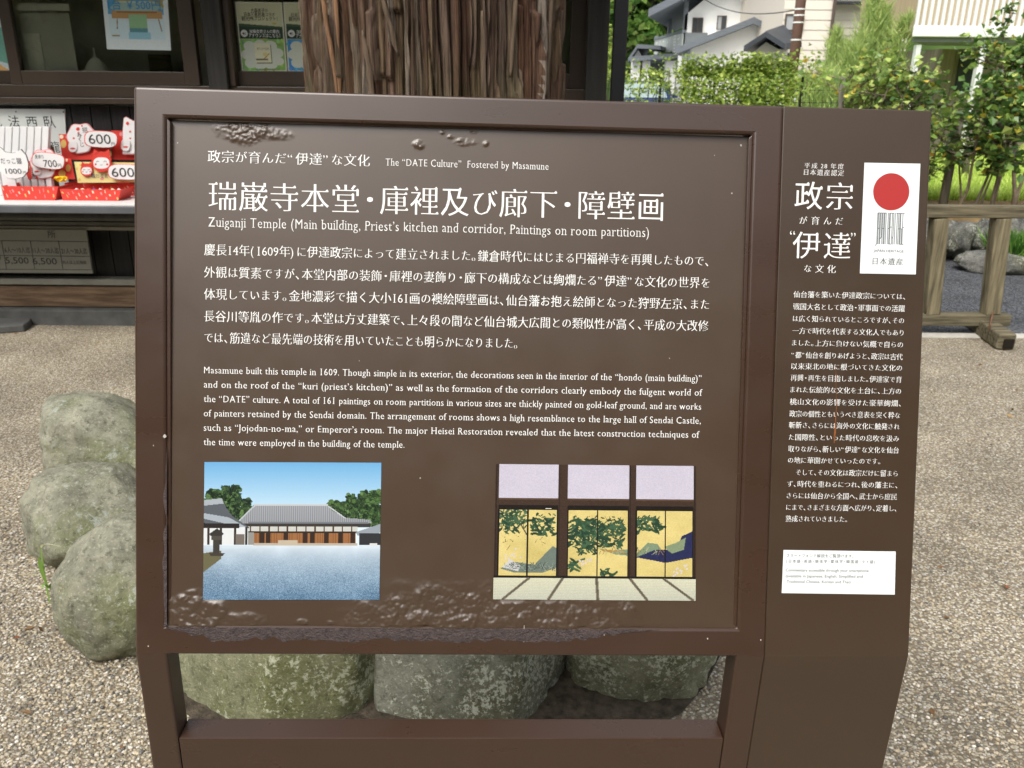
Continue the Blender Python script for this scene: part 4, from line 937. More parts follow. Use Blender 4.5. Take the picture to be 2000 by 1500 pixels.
# the counter shelf
YC = 4.68; zc = ZS(398, YC); xc1 = XS(330, 400, YC)
MB().box((xL, YC, zc - 0.012), (xc1, YF - 0.001, zc)).build('counter_top', M_shelf, shop, bevel=0.002)
MB().box((xL, YC - 0.012, zc - 0.052), (xc1, YC + 0.02, zc - 0.0125)).build('counter_fascia', M_fasc, shop, bevel=0.005, seg=3)
MB().box((xL, YC + 0.03, zc - 0.085), (xc1, YC + 0.08, zc - 0.053)).build('counter_rail', M_pillar, shop, bevel=0.003)
for q, mm in ((428, M_railg), (437, M_railg), (446, M_rail)):
    z = ZS(q, YF - 0.13); MB().box((xL, YF - 0.13, z - 0.011), (xR - 0.3, YF - 0.10, z + 0.011)).build('hanging_rail', mm, shop, bevel=0.002)
for x in (xL + 0.3, xc1 - 0.06): MB().box((x, YC + 0.1, 0.10), (x + 0.06, YC + 0.16, zc - 0.086)).build('counter_leg', M_pillar, shop)

# ------------------------------------------------------------------ notices and posters
def flat_pos(Y, w=0.0): return lambda a, b, l: V3((a, Y - w - l, b))
def fl(text, x0, y0, x1, em_px, Y, wd=None):
    """a line of writing on the plane Y, from photo column x0 to x1 at row y0"""
    a0 = XS(x0, y0, Y); a1 = XS(x1, y0, Y); b = ZS(y0, Y, x0); t = (text, a0, a1, b, em_px * depth((a0, Y, b)) / F); return t + (wd,) if wd else t
M_board = mat('white_board', (0.66, 0.69, 0.66), 0.5, 0.4, var=0.04, vscale=4)
# white board behind the packets
Y = YF - 0.012
bd = MB().prism([P(135, 385, Y), P(126, 213, Y), P(-330, 211, Y), P(-330, 385, Y)][::-1], (0, 0.010, 0)).build('calligraphy_board', M_board, loc=P(20, 385, Y)); tag(bd, 'white board with large black brushed characters fixed behind the white packets', 'board')
lettering('characters', [fl('臥', 86, 238, 108, 25, Y), fl('西', 51, 238, 73, 24, Y), fl('法', 16, 237, 38, 24, Y), fl('見', -20, 236, 3, 24, Y), fl('龍', 96, 287, 117, 23, Y)], flat_pos(Y, 0.001), M_black, bd, style='sans', split=True)
for x, y in ((31, 218), (124, 219)): MB().tube([P(x, y, Y), P(x, y, Y) - V3((0, 0.004, 0))], 0.004, 8).build('screw', M_railg, bd)
# fee board hanging under the counter
Y = YF - 0.15
fb = MB().prism([P(181, 534, Y), P(168, 449, Y), P(-330, 446, Y), P(-330, 530, Y)][::-1], (0, 0.012, 0)).build('fee_board', mat('fee_board', (0.22, 0.22, 0.19), 0.35, 0.5, var=0.06, vscale=4), loc=P(60, 490, Y)); tag(fb, 'pale board of group fees in ruled columns hanging under the counter', 'board')  # pale board; the shade under the counter is put into its darker colour
M_bl = mat('board_ink', (0.03, 0.032, 0.03), 0.5, 0.3)
mb = MB()
def hl(x0, y0, x1, y1, w=0.003): mb.bar(P(x0, y0, Y - 0.001), P(x1, y1, Y - 0.001), 0.001, w, (0, 0, 1))
hl(-300, 466, 173, 472); hl(-300, 495, 176, 501); hl(-300, 524, 180, 527); hl(172, 472, 180, 527)
for a, b_ in ((3, 13), (59, 68), (114, 123)): hl(a, 470, b_, 527)
mb.build('ruling', M_bl, fb)
lettering('fees', [fl('所', 91, 457, 110, 17, Y), fl('6人～10人迄', 9, 488, 59, 13, Y), fl('11人～20人迄', 64, 489, 115, 13, Y), fl('21人～30人迄', 120, 490, 170, 13, Y), fl('0', -5, 508, 2, 17, Y), fl('5,500', 12, 514.5, 57, 18, Y), fl('6,500', 65, 516, 112, 18, Y), fl('30人以上応相談', 122, 512, 169, 8, Y)], flat_pos(Y, 0.0014), M_bl, fb, style='sans', split=True)
# posters behind the glass
def poster(name, px, Y, label, cv, cat='poster', loc=None):
    c4 = [P(x, y, Y) for x, y in px]            # tl tr br bl
    f = lambda x, y: c4[0] * (1 - x) * (1 - y) + c4[1] * x * (1 - y) + c4[2] * x * y + c4[3] * (1 - x) * y
    o = cv.build(name, f, ink, loc=c4[3]); md = o.modifiers.new('thick', 'SOLIDIFY'); md.thickness = 0.001; md.offset = -1
    return tag(o, label, cat)
c = Canvas(150, 205, (222, 236, 238))
c.rect(.07, .06, .93, .90, (206, 228, 234)); c.rect(.07, .05, .93, .66, lambda X, Y: np.stack([60 + 60 * Y, 140 + 50 * Y, 200 + 20 * Y], -1))
r = random.Random(8)
for _ in range(60): c.ell(.30 + r.uniform(-.12, .10), .50 + r.uniform(-.04, .08), .03, .03, (160 + r.randint(-10, 20), 166, 110)); c.ell(.82 + r.uniform(-.12, .10), .52 + r.uniform(-.05, .06), .03, .03, (170 + r.randint(-10, 20), 168, 104))
c.poly([(.10, .60), (.22, .53), (.80, .53), (.93, .60), (.80, .625), (.20, .63)], (160, 196, 190)); c.rect(.22, .53, .80, .545, (200, 214, 190))
c.rect(.12, .625, .90, .70, (190, 152, 100)); c.rect(.20, .63, .82, .645, (150, 110, 70)); c.rect(.38, .66, .66, .79, (150, 196, 150)); c.poly([(.36, .79), (.68, .79), (.66, .83), (.38, .83)], (96, 150, 160))
c.rect(.07, .72, .38, .90, (206, 232, 238)); c.rect(.66, .72, .93, .90, (206, 232, 238)); c.rect(.36, .83, .70, .90, (150, 206, 224))
c.line(.20, .70, .19, .80, .008, (150, 120, 80)); c.line(.84, .70, .88, .82, .008, (150, 120, 80)); c.rect(.10, .86, .22, .875, (170, 150, 90)); c.grain(4, None, 2)
po = poster('poster', [(190, -110), (320, -110), (334, 98.5), (209, 96)], YF - 0.045, 'blue poster with an illustrated hall and a price of 500 yen inside the left window', c)
Y = YF - 0.045
lettering('price', [fl('1台 ￥500円', 211, 9, 313, 20, Y)], flat_pos(Y, 0.0022), mat('poster_blue', S2L(56, 132, 190), 0.4, 0.4), po, style='sans', weight=0)
def announce(px, colour, label):
    c = Canvas(110, 165, (212, 218, 196)); r = random.Random(3)
    c.rect(.03, .02, .97, .98, (204, 208, 172)); c.poly([(.03, .30), (.97, .345), (.97, .52), (.03, .515)], (40, 66, 50)); c.poly([(.03, .30), (.97, .345), (.97, .37), (.03, .34)], (62, 90, 62))
    c.rect(.03, .52, .97, .97, colour)
    for _ in range(40): c.ell(r.uniform(.03, .97), r.choice((r.uniform(.52, .60), r.uniform(.88, .97))), .05, .03, tuple(min(255, q + r.randint(-20, 40)) for q in colour), r.random() * 3)
    for x, y, a in ((.22, .62, .13), (.45, .60, .13), (.68, .62, .14), (.82, .72, .13), (.84, .84, .11), (.66, .88, .14), (.42, .88, .14), (.22, .86, .14), (.16, .74, .14), (.5, .74, .3)): c.ell(x, y, a, a * .8, (206, 214, 200))
    c.rect(.33, .58, .67, .86, (222, 224, 190)); c.rect(.67, .60, .69, .87, (120, 124, 106)); c.rect(.35, .855, .69, .87, (130, 132, 110)); c.rect(.34, .80, .60, .825, (112, 112, 96)); c.poly([(.50, .80), (.64, .72), (.645, .73), (.52, .81)], (190, 130, 70)); c.ell(.55, .74, .05, .04, (214, 206, 140))
    c.ell(.13, .44, .075, .075, (226, 230, 226)); c.poly([(.09, .43), (.11, .43), (.14, .41), (.14, .47), (.11, .45), (.09, .45)], (40, 44, 42)); c.line(.155, .42, .165, .46, .006, (40, 44, 42))
    for i in range(16): c.rect(.26 + i * .037, .945, .285 + i * .037, .957, (66, 72, 60))
    c.ell(.80, .30, .05, .02, (190, 186, 90)); c.grain(3, None, 6)
    return poster('poster', px, YF + 0.018, label, c)
A1 = announce([(459, 3), (550.5, 4.5), (561, 141), (473, 142)], (132, 176, 96), 'announcement poster with a green lower half beside the dark pillar')
A2 = announce([(552.5, 4), (644, 5), (654, 141), (563, 141.5)], (74, 142, 190), 'announcement poster with a blue lower half, partly hidden by the cedar trunk')
Y = YF + 0.018
for A, dx in ((A1, 0), (A2, 92)):
    lettering('announcement', [fl('大森杏子の', 490 + dx, 20 + dx * .012, 523 + dx, 8, Y), fl('日本三景松島コラボ', 477 + dx, 28 + dx * .012, 537 + dx, 8.5, Y), fl('観光PRプロジェクト！', 472 + dx, 36 + dx * .012, 542 + dx, 9, Y)], flat_pos(Y, 0.0022), M_black, A, style='sans')
    lettering('announcement_line', [fl('アナウンスはこちら！', 486 + dx, 69 + dx * .012, 547 + dx, 9, Y), fl('加藤杏奈さんの案内', 487.5 + dx, 61 + dx * .012, 545 + dx, 7, Y)], flat_pos(Y, 0.0022), M_white, A, style='sans')
    lettering('booklet_title', [fl('ポイントべるみ', 502 + dx, 95 + dx * .012, 525 + dx, 6, Y)], flat_pos(Y, 0.0022), M_black, A, style='sans')
# teal and orange poster at the far left
c = Canvas(60, 120, (206, 222, 226)); c.poly([(0, .62), (1, .55), (1, .93), (.6, .86), (0, .80)], (118, 176, 158)); c.poly([(0, .80), (.6, .86), (.85, .95), (1, 1), (0, 1)], (226, 178, 112)); c.grain(4)
poster('poster', [(-110, -60), (3, -60), (24, 140), (-80, 140)], YF + 0.01, 'teal and orange poster at the far left edge behind the window frame', c)

# ------------------------------------------------------------------ goods on the counter
M_redc = mat('red_card', S2L(214, 66, 56), 0.5, 0.4, var=0.06, vscale=10)
M_redin = mat('red_card_inside', S2L(196, 52, 48), 0.6, 0.3)
M_yel = mat('yellow_card', S2L(232, 220, 150), 0.5, 0.4, var=0.05, vscale=10)
M_pap = mat('white_paper', (0.80, 0.80, 0.80), 0.6, 0.3)
M_cream = mat('cream_print', S2L(240, 222, 190), 0.6, 0.3)
M_pink = mat('pink_print', S2L(226, 150, 150), 0.6, 0.3)
M_gold = mat('gold_print', S2L(222, 190, 110), 0.6, 0.3)
def ell_pts(cx, cy, rx, ry, Y, n=28, e=2.0, rot=0):
    out = []
    for i in range(n):
        t = 2 * math.pi * i / n; c_, s_ = math.cos(t), math.sin(t)
        x = math.copysign(abs(c_) ** (2 / e), c_) * rx; y = math.copysign(abs(s_) ** (2 / e), s_) * ry
        out.append(P(cx + x * math.cos(rot) - y * math.sin(rot), cy + x * math.sin(rot) + y * math.cos(rot), Y))
    return out
def plate(name, pts, m, par, t=0.003, border=None, grow=1.06):
    """a cut-out card standing at its own distance; border adds a coloured rim behind it"""
    c0 = sum(pts, V3()) / len(pts)
    o = MB().prism(pts, (0, t, 0)).build(name, m, par)
    if border: MB().prism([c0 + (q - c0) * grow + V3((0, t + 0.0005, 0)) for q in pts], (0, 0.002, 0)).build('rim', border, o)
    return o
def confetti(name, quad, n, mats_, par, seed):
    """little printed dashes and dots on a box front given by four corners tl tr br bl"""
    r = random.Random(seed); mb = MB(); tl, tr, br, bl = quad
    at_ = lambda x, y: tl * (1 - x) * (1 - y) + tr * x * (1 - y) + br * x * y + bl * (1 - x) * y
    nn = (tr - tl).cross(bl - tl).normalized(); nn = nn if nn.y < 0 else -nn
    for i in range(n):
        x = (i + 0.5 + r.uniform(-.3, .3)) / n; y = (0.25, 0.7, 0.45)[i % 3] + r.uniform(-.1, .1); a = r.uniform(-.6, .6) + 1.2; w_, h_ = r.choice(((.010, .16), (.022, .14), (.02, .1)))
        pts = []
        for dx, dy in ((-1, -1), (1, -1), (1, 1), (-1, 1)):
            pts.append(at_(x + dx * w_ * .6 + dy * 0.010, y + dy * h_ * .8) + nn * 0.0008)
        mb.poly(pts, r.randrange(len(mats_)))
    mb.build(name, mats_, par)
def display_box(name, front, back, Y0, Y1, hb, label, inside, m=None, pattern=(None,), seed=1):
    """open tray: front = (x0, ytop, x1, ybottom) in photo pixels at distance Y0; raised back card at Y1: (x0, ytop, x1)"""
    m = m or M_redc
    x0, yt, x1, yb = front
    fbl, fbr = P(x0 + 6, yb, Y0), P(x1 - 6, yb, Y0); z0 = zc + 0.001; h = (P(x0, yt, Y0).z - P(x0, yb, Y0).z)
    ftl, ftr = P(x0, yt, Y0), P(x1, yt, Y0)
    fbl.z = fbr.z = z0; ftl.z = ftr.z = z0 + h
    bl_, br_ = fbl + V3((0.006, Y1 - Y0, 0)), fbr + V3((-0.006, Y1 - Y0, 0)); tl_, tr_ = ftl + V3((0.0, Y1 - Y0, 0)), ftr + V3((0, Y1 - Y0, 0))
    o = thing(name, (fbl + br_) / 2, label, 'display box', 'souvenir display boxes on the counter')
    t = 0.003; mb = MB()
    mb.prism([fbl, fbr, ftr, ftl], (0, t, 0)); mb.prism([fbl + V3((0, t, 0)), bl_, tl_, ftl + V3((0, t, 0))], (t, 0, 0)); mb.prism([fbr + V3((0, t, 0)), ftr + V3((0, t, 0)), tr_, br_], (-t, 0, 0)); mb.prism([fbl + V3((t, t, 0)), fbr + V3((-t, t, 0)), br_ + V3((-t, 0, 0)), bl_ + V3((t, 0, 0))], (0, 0, t))
    mb.build('tray', m, o)
    confetti('printed_pattern', [ftl, ftr, fbr, fbl], 17, [M_cream, M_pink, M_gold], o, seed)
    return o, (fbl, fbr, bl_, br_, z0, h)
GC = 'souvenir display boxes on the counter'
def lid(o, px, Y, m, lean=0.0, seed=1, extra=()):
    q = [P(x, y, Y) for x, y in px]; l_ = MB().prism(q[::-1], (0, 0.003, 0)).build('back_card', m, o)
    for (x, y, rx, ry, mm) in extra: plate('printed_oval', ell_pts(x, y, rx, ry, Y - 0.0012), mm, l_, 0.001)
    return l_
def tag_card(o, cx, cy, rx, ry, Y, text, x0, x1, em_, yt=None, rot=0.06, extra=None):
    k = plate('price_card', ell_pts(cx, cy, rx, ry, Y, 36, 3.2, rot), M_pap, o, 0.003, M_redc, 1.07)
    L_ = [fl(text, x0, yt or cy, x1, em_, Y)] + (extra or []); L_ = [(q[0], q[1], q[2], q[3] - (0.36 * q[4] if not any(is_cjk(ch) for ch in q[0]) else 0), q[4]) for q in L_]
    lettering('price', L_, flat_pos(Y, 0.0012), M_black, k, style='sans', split=True); return k
def cat_face(o, cx, cy, rx, ry, Y, hood=True):
    f = plate('cat_face', ell_pts(cx, cy, rx, ry, Y, 32), M_redc, o, 0.003)
    plate('face', ell_pts(cx, cy + ry * 0.12, rx * .82, ry * .55, Y - 0.001, 32, 2.6), M_pap, f, 0.001)
    for s_ in (-1, 1): MB().prism([P(cx + s_ * rx * .95, cy - ry * .55, Y), P(cx + s_ * rx * .75, cy - ry * 1.22, Y), P(cx + s_ * rx * .25, cy - ry * .9, Y)], (0, 0.003, 0)).build('ear', M_redc, f)
    mb = MB()
    for s_ in (-1, 1): mb.tube([P(cx + s_ * rx * (.38 + d_ * .14), cy + ry * (.02 - .10 * (1 - d_ * d_)), Y - 0.002) for d_ in (-1, -.5, 0, .5, 1)], 0.0011, 5)
    mb.tube([P(cx - rx * .12, cy + ry * .28, Y - 0.002), P(cx, cy + ry * .34, Y - 0.002), P(cx + rx * .12, cy + ry * .28, Y - 0.002)], 0.001, 5); mb.build('features', M_black, f)
    for s_ in (-1, 1): plate('cheek', ell_pts(cx + s_ * rx * .6, cy + ry * .25, rx * .11, ry * .1, Y - 0.0018), M_redc, f, 0.0006)
    return f
# back row
bx, g_ = display_box('display_box', (118, 314, 222, 338), None, 5.02, 5.20, 0, 'red tray at the back with a spotted header and a 600 yen card', None, seed=2)
lid(bx, [(115, 262), (214, 262), (218, 312), (122, 312)], 5.10, M_redc, extra=((124, 281, 5.5, 8, M_gold), (120, 267, 4, 4, M_cream), (131, 268, 3, 3, M_pink), (214, 300, 4, 6, M_gold)))
def header_card(o, cx, cy, Y, s=1.0, text=None):
    pts = []
    for i in range(48):
        t = 2 * math.pi * i / 48; k = 1 + .05 * math.cos(6 * t + .6) + .03 * math.cos(2 * t); pts.append(P(cx + s * 25 * k * math.cos(t), cy + s * 29 * k * math.sin(t) - s * 3 * math.cos(2 * t), Y))
    h = plate('header_card', pts, M_pap, o, 0.003, M_pink, 1.07)
    for dx, dy, r_ in ((-6, -16, 3.6), (-5, -8, 2), (12, 14, 2.4), (2, -22, 1.6), (-14, 2, 2), (14, -10, 1.6)): plate('spot', ell_pts(cx + s * dx, cy + s * dy, s * r_, s * r_, Y - 0.0012), M_redc, h, 0.0008)
    return h
h = header_card(bx, 158, 268, 5.085); lettering('header_writing', [fl('招', 160, 254, 171, 11, 5.085), fl('み', 150, 263, 160, 12, 5.085), fl('く', 152, 272, 160, 10, 5.085), fl('じ', 156, 282, 166, 11, 5.085)], flat_pos(5.085, 0.0012), M_black, h, style='sans')
f_ = plate('cat_figure', ell_pts(142, 286, 8.5, 11, 5.08, 24, 2.4), M_pap, bx, 0.003); plate('bib', ell_pts(142, 290, 5, 1.6, 5.0785), M_redc, f_, 0.0006)
tag_card(bx, 197, 272, 31, 15.5, 5.05, '600', 173, 216, 26, 271, 0.05, [fl('円', 217, 281, 225, 8, 5.05)])
bx3, g_ = display_box('display_box', (220, 316, 330, 340), None, 5.03, 5.20, 0, 'red tray at the back right with a cat header, cut by the sign', None, seed=3)
lid(bx3, [(217, 255), (330, 257), (330, 312), (220, 312)], 5.12, M_redc, extra=((236, 262, 3, 4, M_pink), (226, 264, 3, 3, M_cream)))
plate('header_card', [P(x, y, 5.09) for x, y in ((240, 300), (240, 255), (242, 232), (246, 229), (260, 237), (290, 232), (296, 300))][::-1], M_pap, bx3, 0.003, M_pink, 1.05)
for x, y, q in ((249, 241, 3), (254, 257, 1.8), (254, 270, 1.6)): plate('spot', ell_pts(x, y, q, q * 1.1, 5.088), M_redc, bx3, 0.0008)
f_ = plate('cat_figure', ell_pts(245, 283, 9, 12, 5.08, 24, 2.4), M_pap, bx3, 0.003); plate('bib', ell_pts(245, 287, 5, 1.6, 5.0785), M_redc, f_, 0.0006)
# front row
bxA, gA = display_box('display_box', (2, 361, 113, 388), None, 4.80, 4.98, 0, 'red card tray at the front left with a 700 yen price card', None, seed=4)
lid(bxA, [(40, 306), (138, 309), (147, 350), (55, 350)], 4.97, M_redc, extra=((53, 325, 5, 7, M_cream), (133, 328, 5, 7, M_gold), (47, 313, 2.5, 3, M_cream), (130, 313, 2.5, 3, M_cream), (121, 339, 7, 7, M_gold)))
header_card(bxA, 86, 318, 4.955, 0.98)
f_ = plate('cat_figure', ell_pts(72, 333, 8, 9, 4.95, 24, 2.4), M_pap, bxA, 0.003); plate('bib', ell_pts(72, 335, 5, 1.5, 4.9485), M_redc, f_, 0.0006)
tag_card(bxA, 94, 314, 31, 15, 4.93, '700', 85, 111, 19, 319, 0.12, [fl('円', 113, 323, 120, 8, 4.93), fl('見本り', 68, 306, 85, 9, 4.93)])
rr2 = random.Random(2)
for k in range(7):
    x = -1.62 + 0.0 + k * 0.034; a = gA[0].lerp(gA[1], 0.18 + k * 0.11); zf = gA[4] + 0.004
    o = MB().obox((a.x, 4.90, zf + 0.014), (0.013, 0, 0.002), (0, 0.03, 0.0), (0, 0, 0.012), 0).build('charm_packet', (M_pap, M_beam, M_pap, M_cream)[k % 4], loc=(a.x, 4.9, zf), bevel=0.004); tag(o, 'small charm packet standing in the red tray at the front left', 'charm', 'charm packets in the front left tray')
def ywl():
    c_ = P(119, 352, 4.9); o = thing('yellow_charm', c_, 'small bright yellow tangle of ribbon lying in the front left tray', 'charm'); mb = MB(); r = random.Random(6)
    for i in range(5):
        p0 = c_ + V3((r.uniform(-.02, .02), r.uniform(-.02, .02), 0)); mb.tube([p0 + V3((.016 * math.cos(t), .010 * math.sin(t * 2), .012 * math.sin(t) + .006)) for t in [j * .7 for j in range(10)]], .0045, 6)
    mb.build('ribbon', mat('yellow_ribbon', S2L(246, 206, 40), 0.6, 0.3), o, smooth=True)
ywl()
bxB, gB = display_box('display_box', (116, 366, 236, 388), None, 4.80, 4.98, 0, 'red tray at the front right with a yellow card and round cat faces', None, seed=5)
lid(bxB, [(145, 316), (290, 318), (290, 356), (152, 357)], 4.965, M_yel, extra=((150, 330, 1.5, 3, M_gold), (155, 351, 3, 3, M_gold), (199, 349, 3.4, 3, M_pink), (157, 322, 2, 2, M_gold), (240, 355, 2, 2, M_gold)))
cat_face(bxB, 169, 332, 12, 13, 4.955); cat_face(bxB, 198, 316, 19, 20, 4.945)
lettering('card_writing', [fl('猫だるま', 178, 343, 210, 9, 4.96)], flat_pos(4.96, 0.0015), mat('blue_ink', (0.05, 0.07, 0.16), 0.5, 0.3), bxB, style='sans')
tag_card(bxB, 244, 336, 32, 14.5, 4.93, '600', 218, 262, 25, 336, 0.03)
CH = [('white', M_pap), ('orange', mat('orange_charm', S2L(236, 140, 50), 0.5, 0.4)), ('blue', mat('blue_charm', S2L(70, 90, 170), 0.5, 0.4)), ('red', M_redc), ('cream', M_cream)]
for k in range(16):
    a = gB[0].lerp(gB[1], 0.10 + (k % 8) * 0.11); y = 4.86 + 0.05 * (k // 8) + rr2.uniform(-.008, .008); nm, mm = CH[(0, 1, 4, 2, 3, 2, 0, 3, 0, 4, 3, 2, 0, 3, 4, 0)[k]]
    mb = MB(); mb.lathe((a.x, y, gB[4] + 0.0035), [(0.012, 0), (0.017, 0.010), (0.015, 0.022), (0.017, 0.032), (0.012, 0.045), (0.004, 0.050)], 10)
    o = thing('figurine', (a.x, y, gB[4] + 0.0035), nm + ' thumb-sized doll figurine packed in the front right tray', 'figurine', 'figurines packed in the front right tray')
    mb.build('body', mm, o, smooth=True); MB().lathe((a.x, y - 0.011, gB[4] + 0.030), [(0.001, -0.007), (0.007, -0.004), (0.007, 0.004), (0.001, 0.007)], 8).build('face', M_pap, o, smooth=True)
# white packets in a row and the cat-shaped price card
for k in range(8):
    x0 = -18 + k * 14.4; Y = 4.99 - 0.004 * k
    q = [P(x0 + 10, 300 + (k > 4) * 2, Y), P(x0 + 12.4, 248, Y), P(x0, 247, Y), P(x0 - 1.5, 294, Y)]
    q2 = [P(x0 - 1.5, 294, Y), P(x0 + 10, 300, Y), P(x0 + 8, 316, Y), P(x0 - 4, 312, Y)]
    bot = V3(((q[0].x + q[3].x) / 2, Y, zc))
    o = thing('paper_packet', bot, 'folded white paper packet standing in the row before the calligraphy board', 'packet', 'white paper packets in a row')
    MB().prism([q[3] + V3((0.0, 0, 0)), V3((q[3].x - 0.01, Y, zc + 0.002)), V3((q[0].x - 0.008, Y, zc + 0.002)), q[0], q[1], q[2]], (0, 0.03, 0)).build('sleeve', M_pap, o, bevel=0.002)
    MB().prism(q2, (0, -0.002, 0)).build('flap', M_pap, o)
brn = MB(); c_ = P(86, 270, 5.03)
o = thing('brown_doll', V3((c_.x, 5.06, zc)), 'brown wooden doll standing at the right end of the white packets', 'doll')
MB().lathe((c_.x, 5.06, zc), [(0.022, 0), (0.024, 0.06), (0.02, 0.12), (0.016, 0.19), (0.024, 0.21), (0.03, 0.24), (0.026, 0.27), (0.01, 0.29)], 16).build('body', M_beam, o, smooth=True)
Y = 4.85
cc = thing('cat_card', V3((P(20, 340, Y).x, Y, zc)), 'white cat-head price card of 1000 yen with pointed ears at the far left', 'price card')
pts = [P(x, y, Y) for x, y in ((-40, 300), (-24, 322), (-10, 300), (0, 288), (10, 297), (22, 299), (30, 298), (40, 292), (50, 303), (55, 320), (54, 335), (44, 346), (30, 349), (16, 348), (4, 340), (-4, 330), (-10, 340), (-30, 345), (-46, 330))]
k = plate('card', pts[::-1], M_pap, cc, 0.003, M_dark, 1.03)
MB().bar(P(20, 348, Y + 0.004), V3((P(20, 348, Y).x, Y + 0.012, zc)), 0.05, 0.003, (0, 1, 0)).build('stand', M_pap, cc)
lettering('price', [fl('だっこ猫', 1, 314, 42, 13, Y), fl('1000', 12, 339, 43, 14, Y), fl('円', 45, 337, 51, 7, Y)], flat_pos(Y, 0.0012), M_black, k, style='sans', split=True)
# flat stone before the shop
st = MB(); pts = [G(-60, 626), G(30, 627), G(66, 630), G(60, 640), G(48, 648), G(0, 652), G(-60, 654)]
st.prism([p + V3((0, 0, 0.045)) for p in pts][::-1], (0, 0, -0.045)); o = st.build('stepping_stone', M_found, loc=pts[3], bevel=0.008); tag(o, 'flat grey stepping stone lying before the shop at the left edge', 'stone')

# ------------------------------------------------------------------ the low wooden barrier on the right
M_old = mat('weathered_wood', S2L(118, 110, 88), 0.85, 0.2, var=0.6, vscale=2.5, stretch=(18, 18, 1.2), bump=0.5, bscale=5, bstretch=(16, 16, 1.2))
M_oldh = mat('weathered_rail', S2L(104, 97, 78), 0.85, 0.2, var=0.6, vscale=2.5, stretch=(1.2, 18, 18), bump=0.5, bscale=5, bstretch=(1.2, 16, 16))
M_oldg = mat('grey_wood', S2L(120, 116, 104), 0.9, 0.2, var=0.4, vscale=2.5, stretch=(12, 12, 1.2), bump=0.4, bscale=5, bstretch=(14, 14, 1.2))
YB = 5.12
bp_ = P(1900, 640, YB); barrier = thing('wooden_barrier', (bp_.x, YB, 0), 'low weathered wooden barrier with two posts on a skid beside the path', 'barrier')
zr1, zr0 = ZS(401, YB, 1900), ZS(424, YB, 1900); xb0 = XS(1770, 410, YB)
mb = MB(); mb.box((xb0, YB - 0.045, zr0), (xb0 + 2.0, YB + 0.045, zr1)); mb.build('top_rail', M_oldh, barrier, bevel=0.006)
def post4(pxt, pxb, yt, yb_, w):
    a = P(pxt, yt, YB); b_ = P(pxb, yb_, YB); mb = MB(); mb.bar(b_, a, w, 0.085, (0, 1, 0)); return mb.build('post', M_old, barrier, bevel=0.006)
post4(1834, 1817, 425, 612, 0.090); post4(1955, 1933, 425, 612, 0.095)
zl1, zl0 = ZS(612, YB, 1900), ZS(634, YB, 1900); xe = XS(1969, 620, YB)
MB().box((xb0, YB - 0.04, zl0), (xe, YB + 0.04, zl1)).build('bottom_rail', M_oldh, barrier, bevel=0.006)
fx = XS(1935, 640, YB)
mb = MB(); a = V3((fx - 0.02, YB + 0.18, 0.052)); b_ = G(1966, 668, 0.052); mb.bar(a, b_, 0.105, 0.10, (0, 0, 1)); mb.build('foot', M_oldh, barrier, bevel=0.012)
MB().obox(b_ + (b_ - a).normalized() * .004 + V3((.012, 0, -.01)), (.032, 0, 0), (b_ - a).normalized() * .006, (0, 0, .030)).build('rotten_end', mat('rotten_wood', (0.02, 0.016, 0.012), .95, .1), barrier, bevel=.01)
mb = MB(); mb.bar(a + V3((-0.75, 0, 0)), V3((b_.x - 0.75, b_.y, 0.052)), 0.105, 0.10, (0, 0, 1)); mb.build('foot', M_oldh, barrier, bevel=0.012)
mb = MB(); mb.bar(P(1938, 612, YB - 0.05), b_ + V3((-0.05, 0.12, 0.055)), 0.035, 0.006, (1, 0, 0)); mb.build('iron_strap', mat('rusty_iron', (0.16, 0.08, 0.045), 0.8, 0.3, var=0.4, vscale=30), barrier)

# ------------------------------------------------------------------ raised bed, its stones and the lawn
ZB = 0.33
M_grass = ramp_attr_mat('grass_blades', [(0, S2L(136, 170, 66)), (0.5, S2L(192, 216, 98)), (1, S2L(226, 236, 144))], 0.6, 0.2, 0.35)
M_lawn = mat('lawn_soil', S2L(146, 168, 82), 0.95, 0.1, var=0.3, vscale=5, col2=S2L(182, 194, 112))
M_bedsoil = mat('bed_soil', S2L(126, 106, 76), 0.95, 0.1, var=0.3, vscale=6, bump=0.5, bscale=40)
x0 = 1.6
mb = MB(); mb.poly([(x0, 7.62, 0), (14, 7.62, 0), (14, 7.8, ZB), (x0, 7.8, ZB)]); mb.poly([(x0, 7.8, ZB), (14, 7.8, ZB), (14, 9.15, ZB), (x0, 9.15, ZB)]); mb.poly([(x0, 7.62, 0), (x0, 7.8, ZB), (x0, 9.15, ZB), (x0, 9.15, 0)]); tag(mb.build('planting_bed', M_bedsoil), kind='structure')
mb = MB(); mb.poly([(x0, 9.15, ZB), (16, 9.15, ZB), (16, 17.5, ZB), (x0, 17.5, ZB)]); mb.poly([(x0, 9.15, 0), (x0, 9.15, ZB), (x0, 17.5, ZB), (x0, 17.5, 0)]); mb.poly([(x0, 17.5, 0), (x0, 17.5, ZB), (16, 17.5, ZB), (16, 17.5, 0)]); tag(mb.build('lawn', M_lawn), kind='structure')
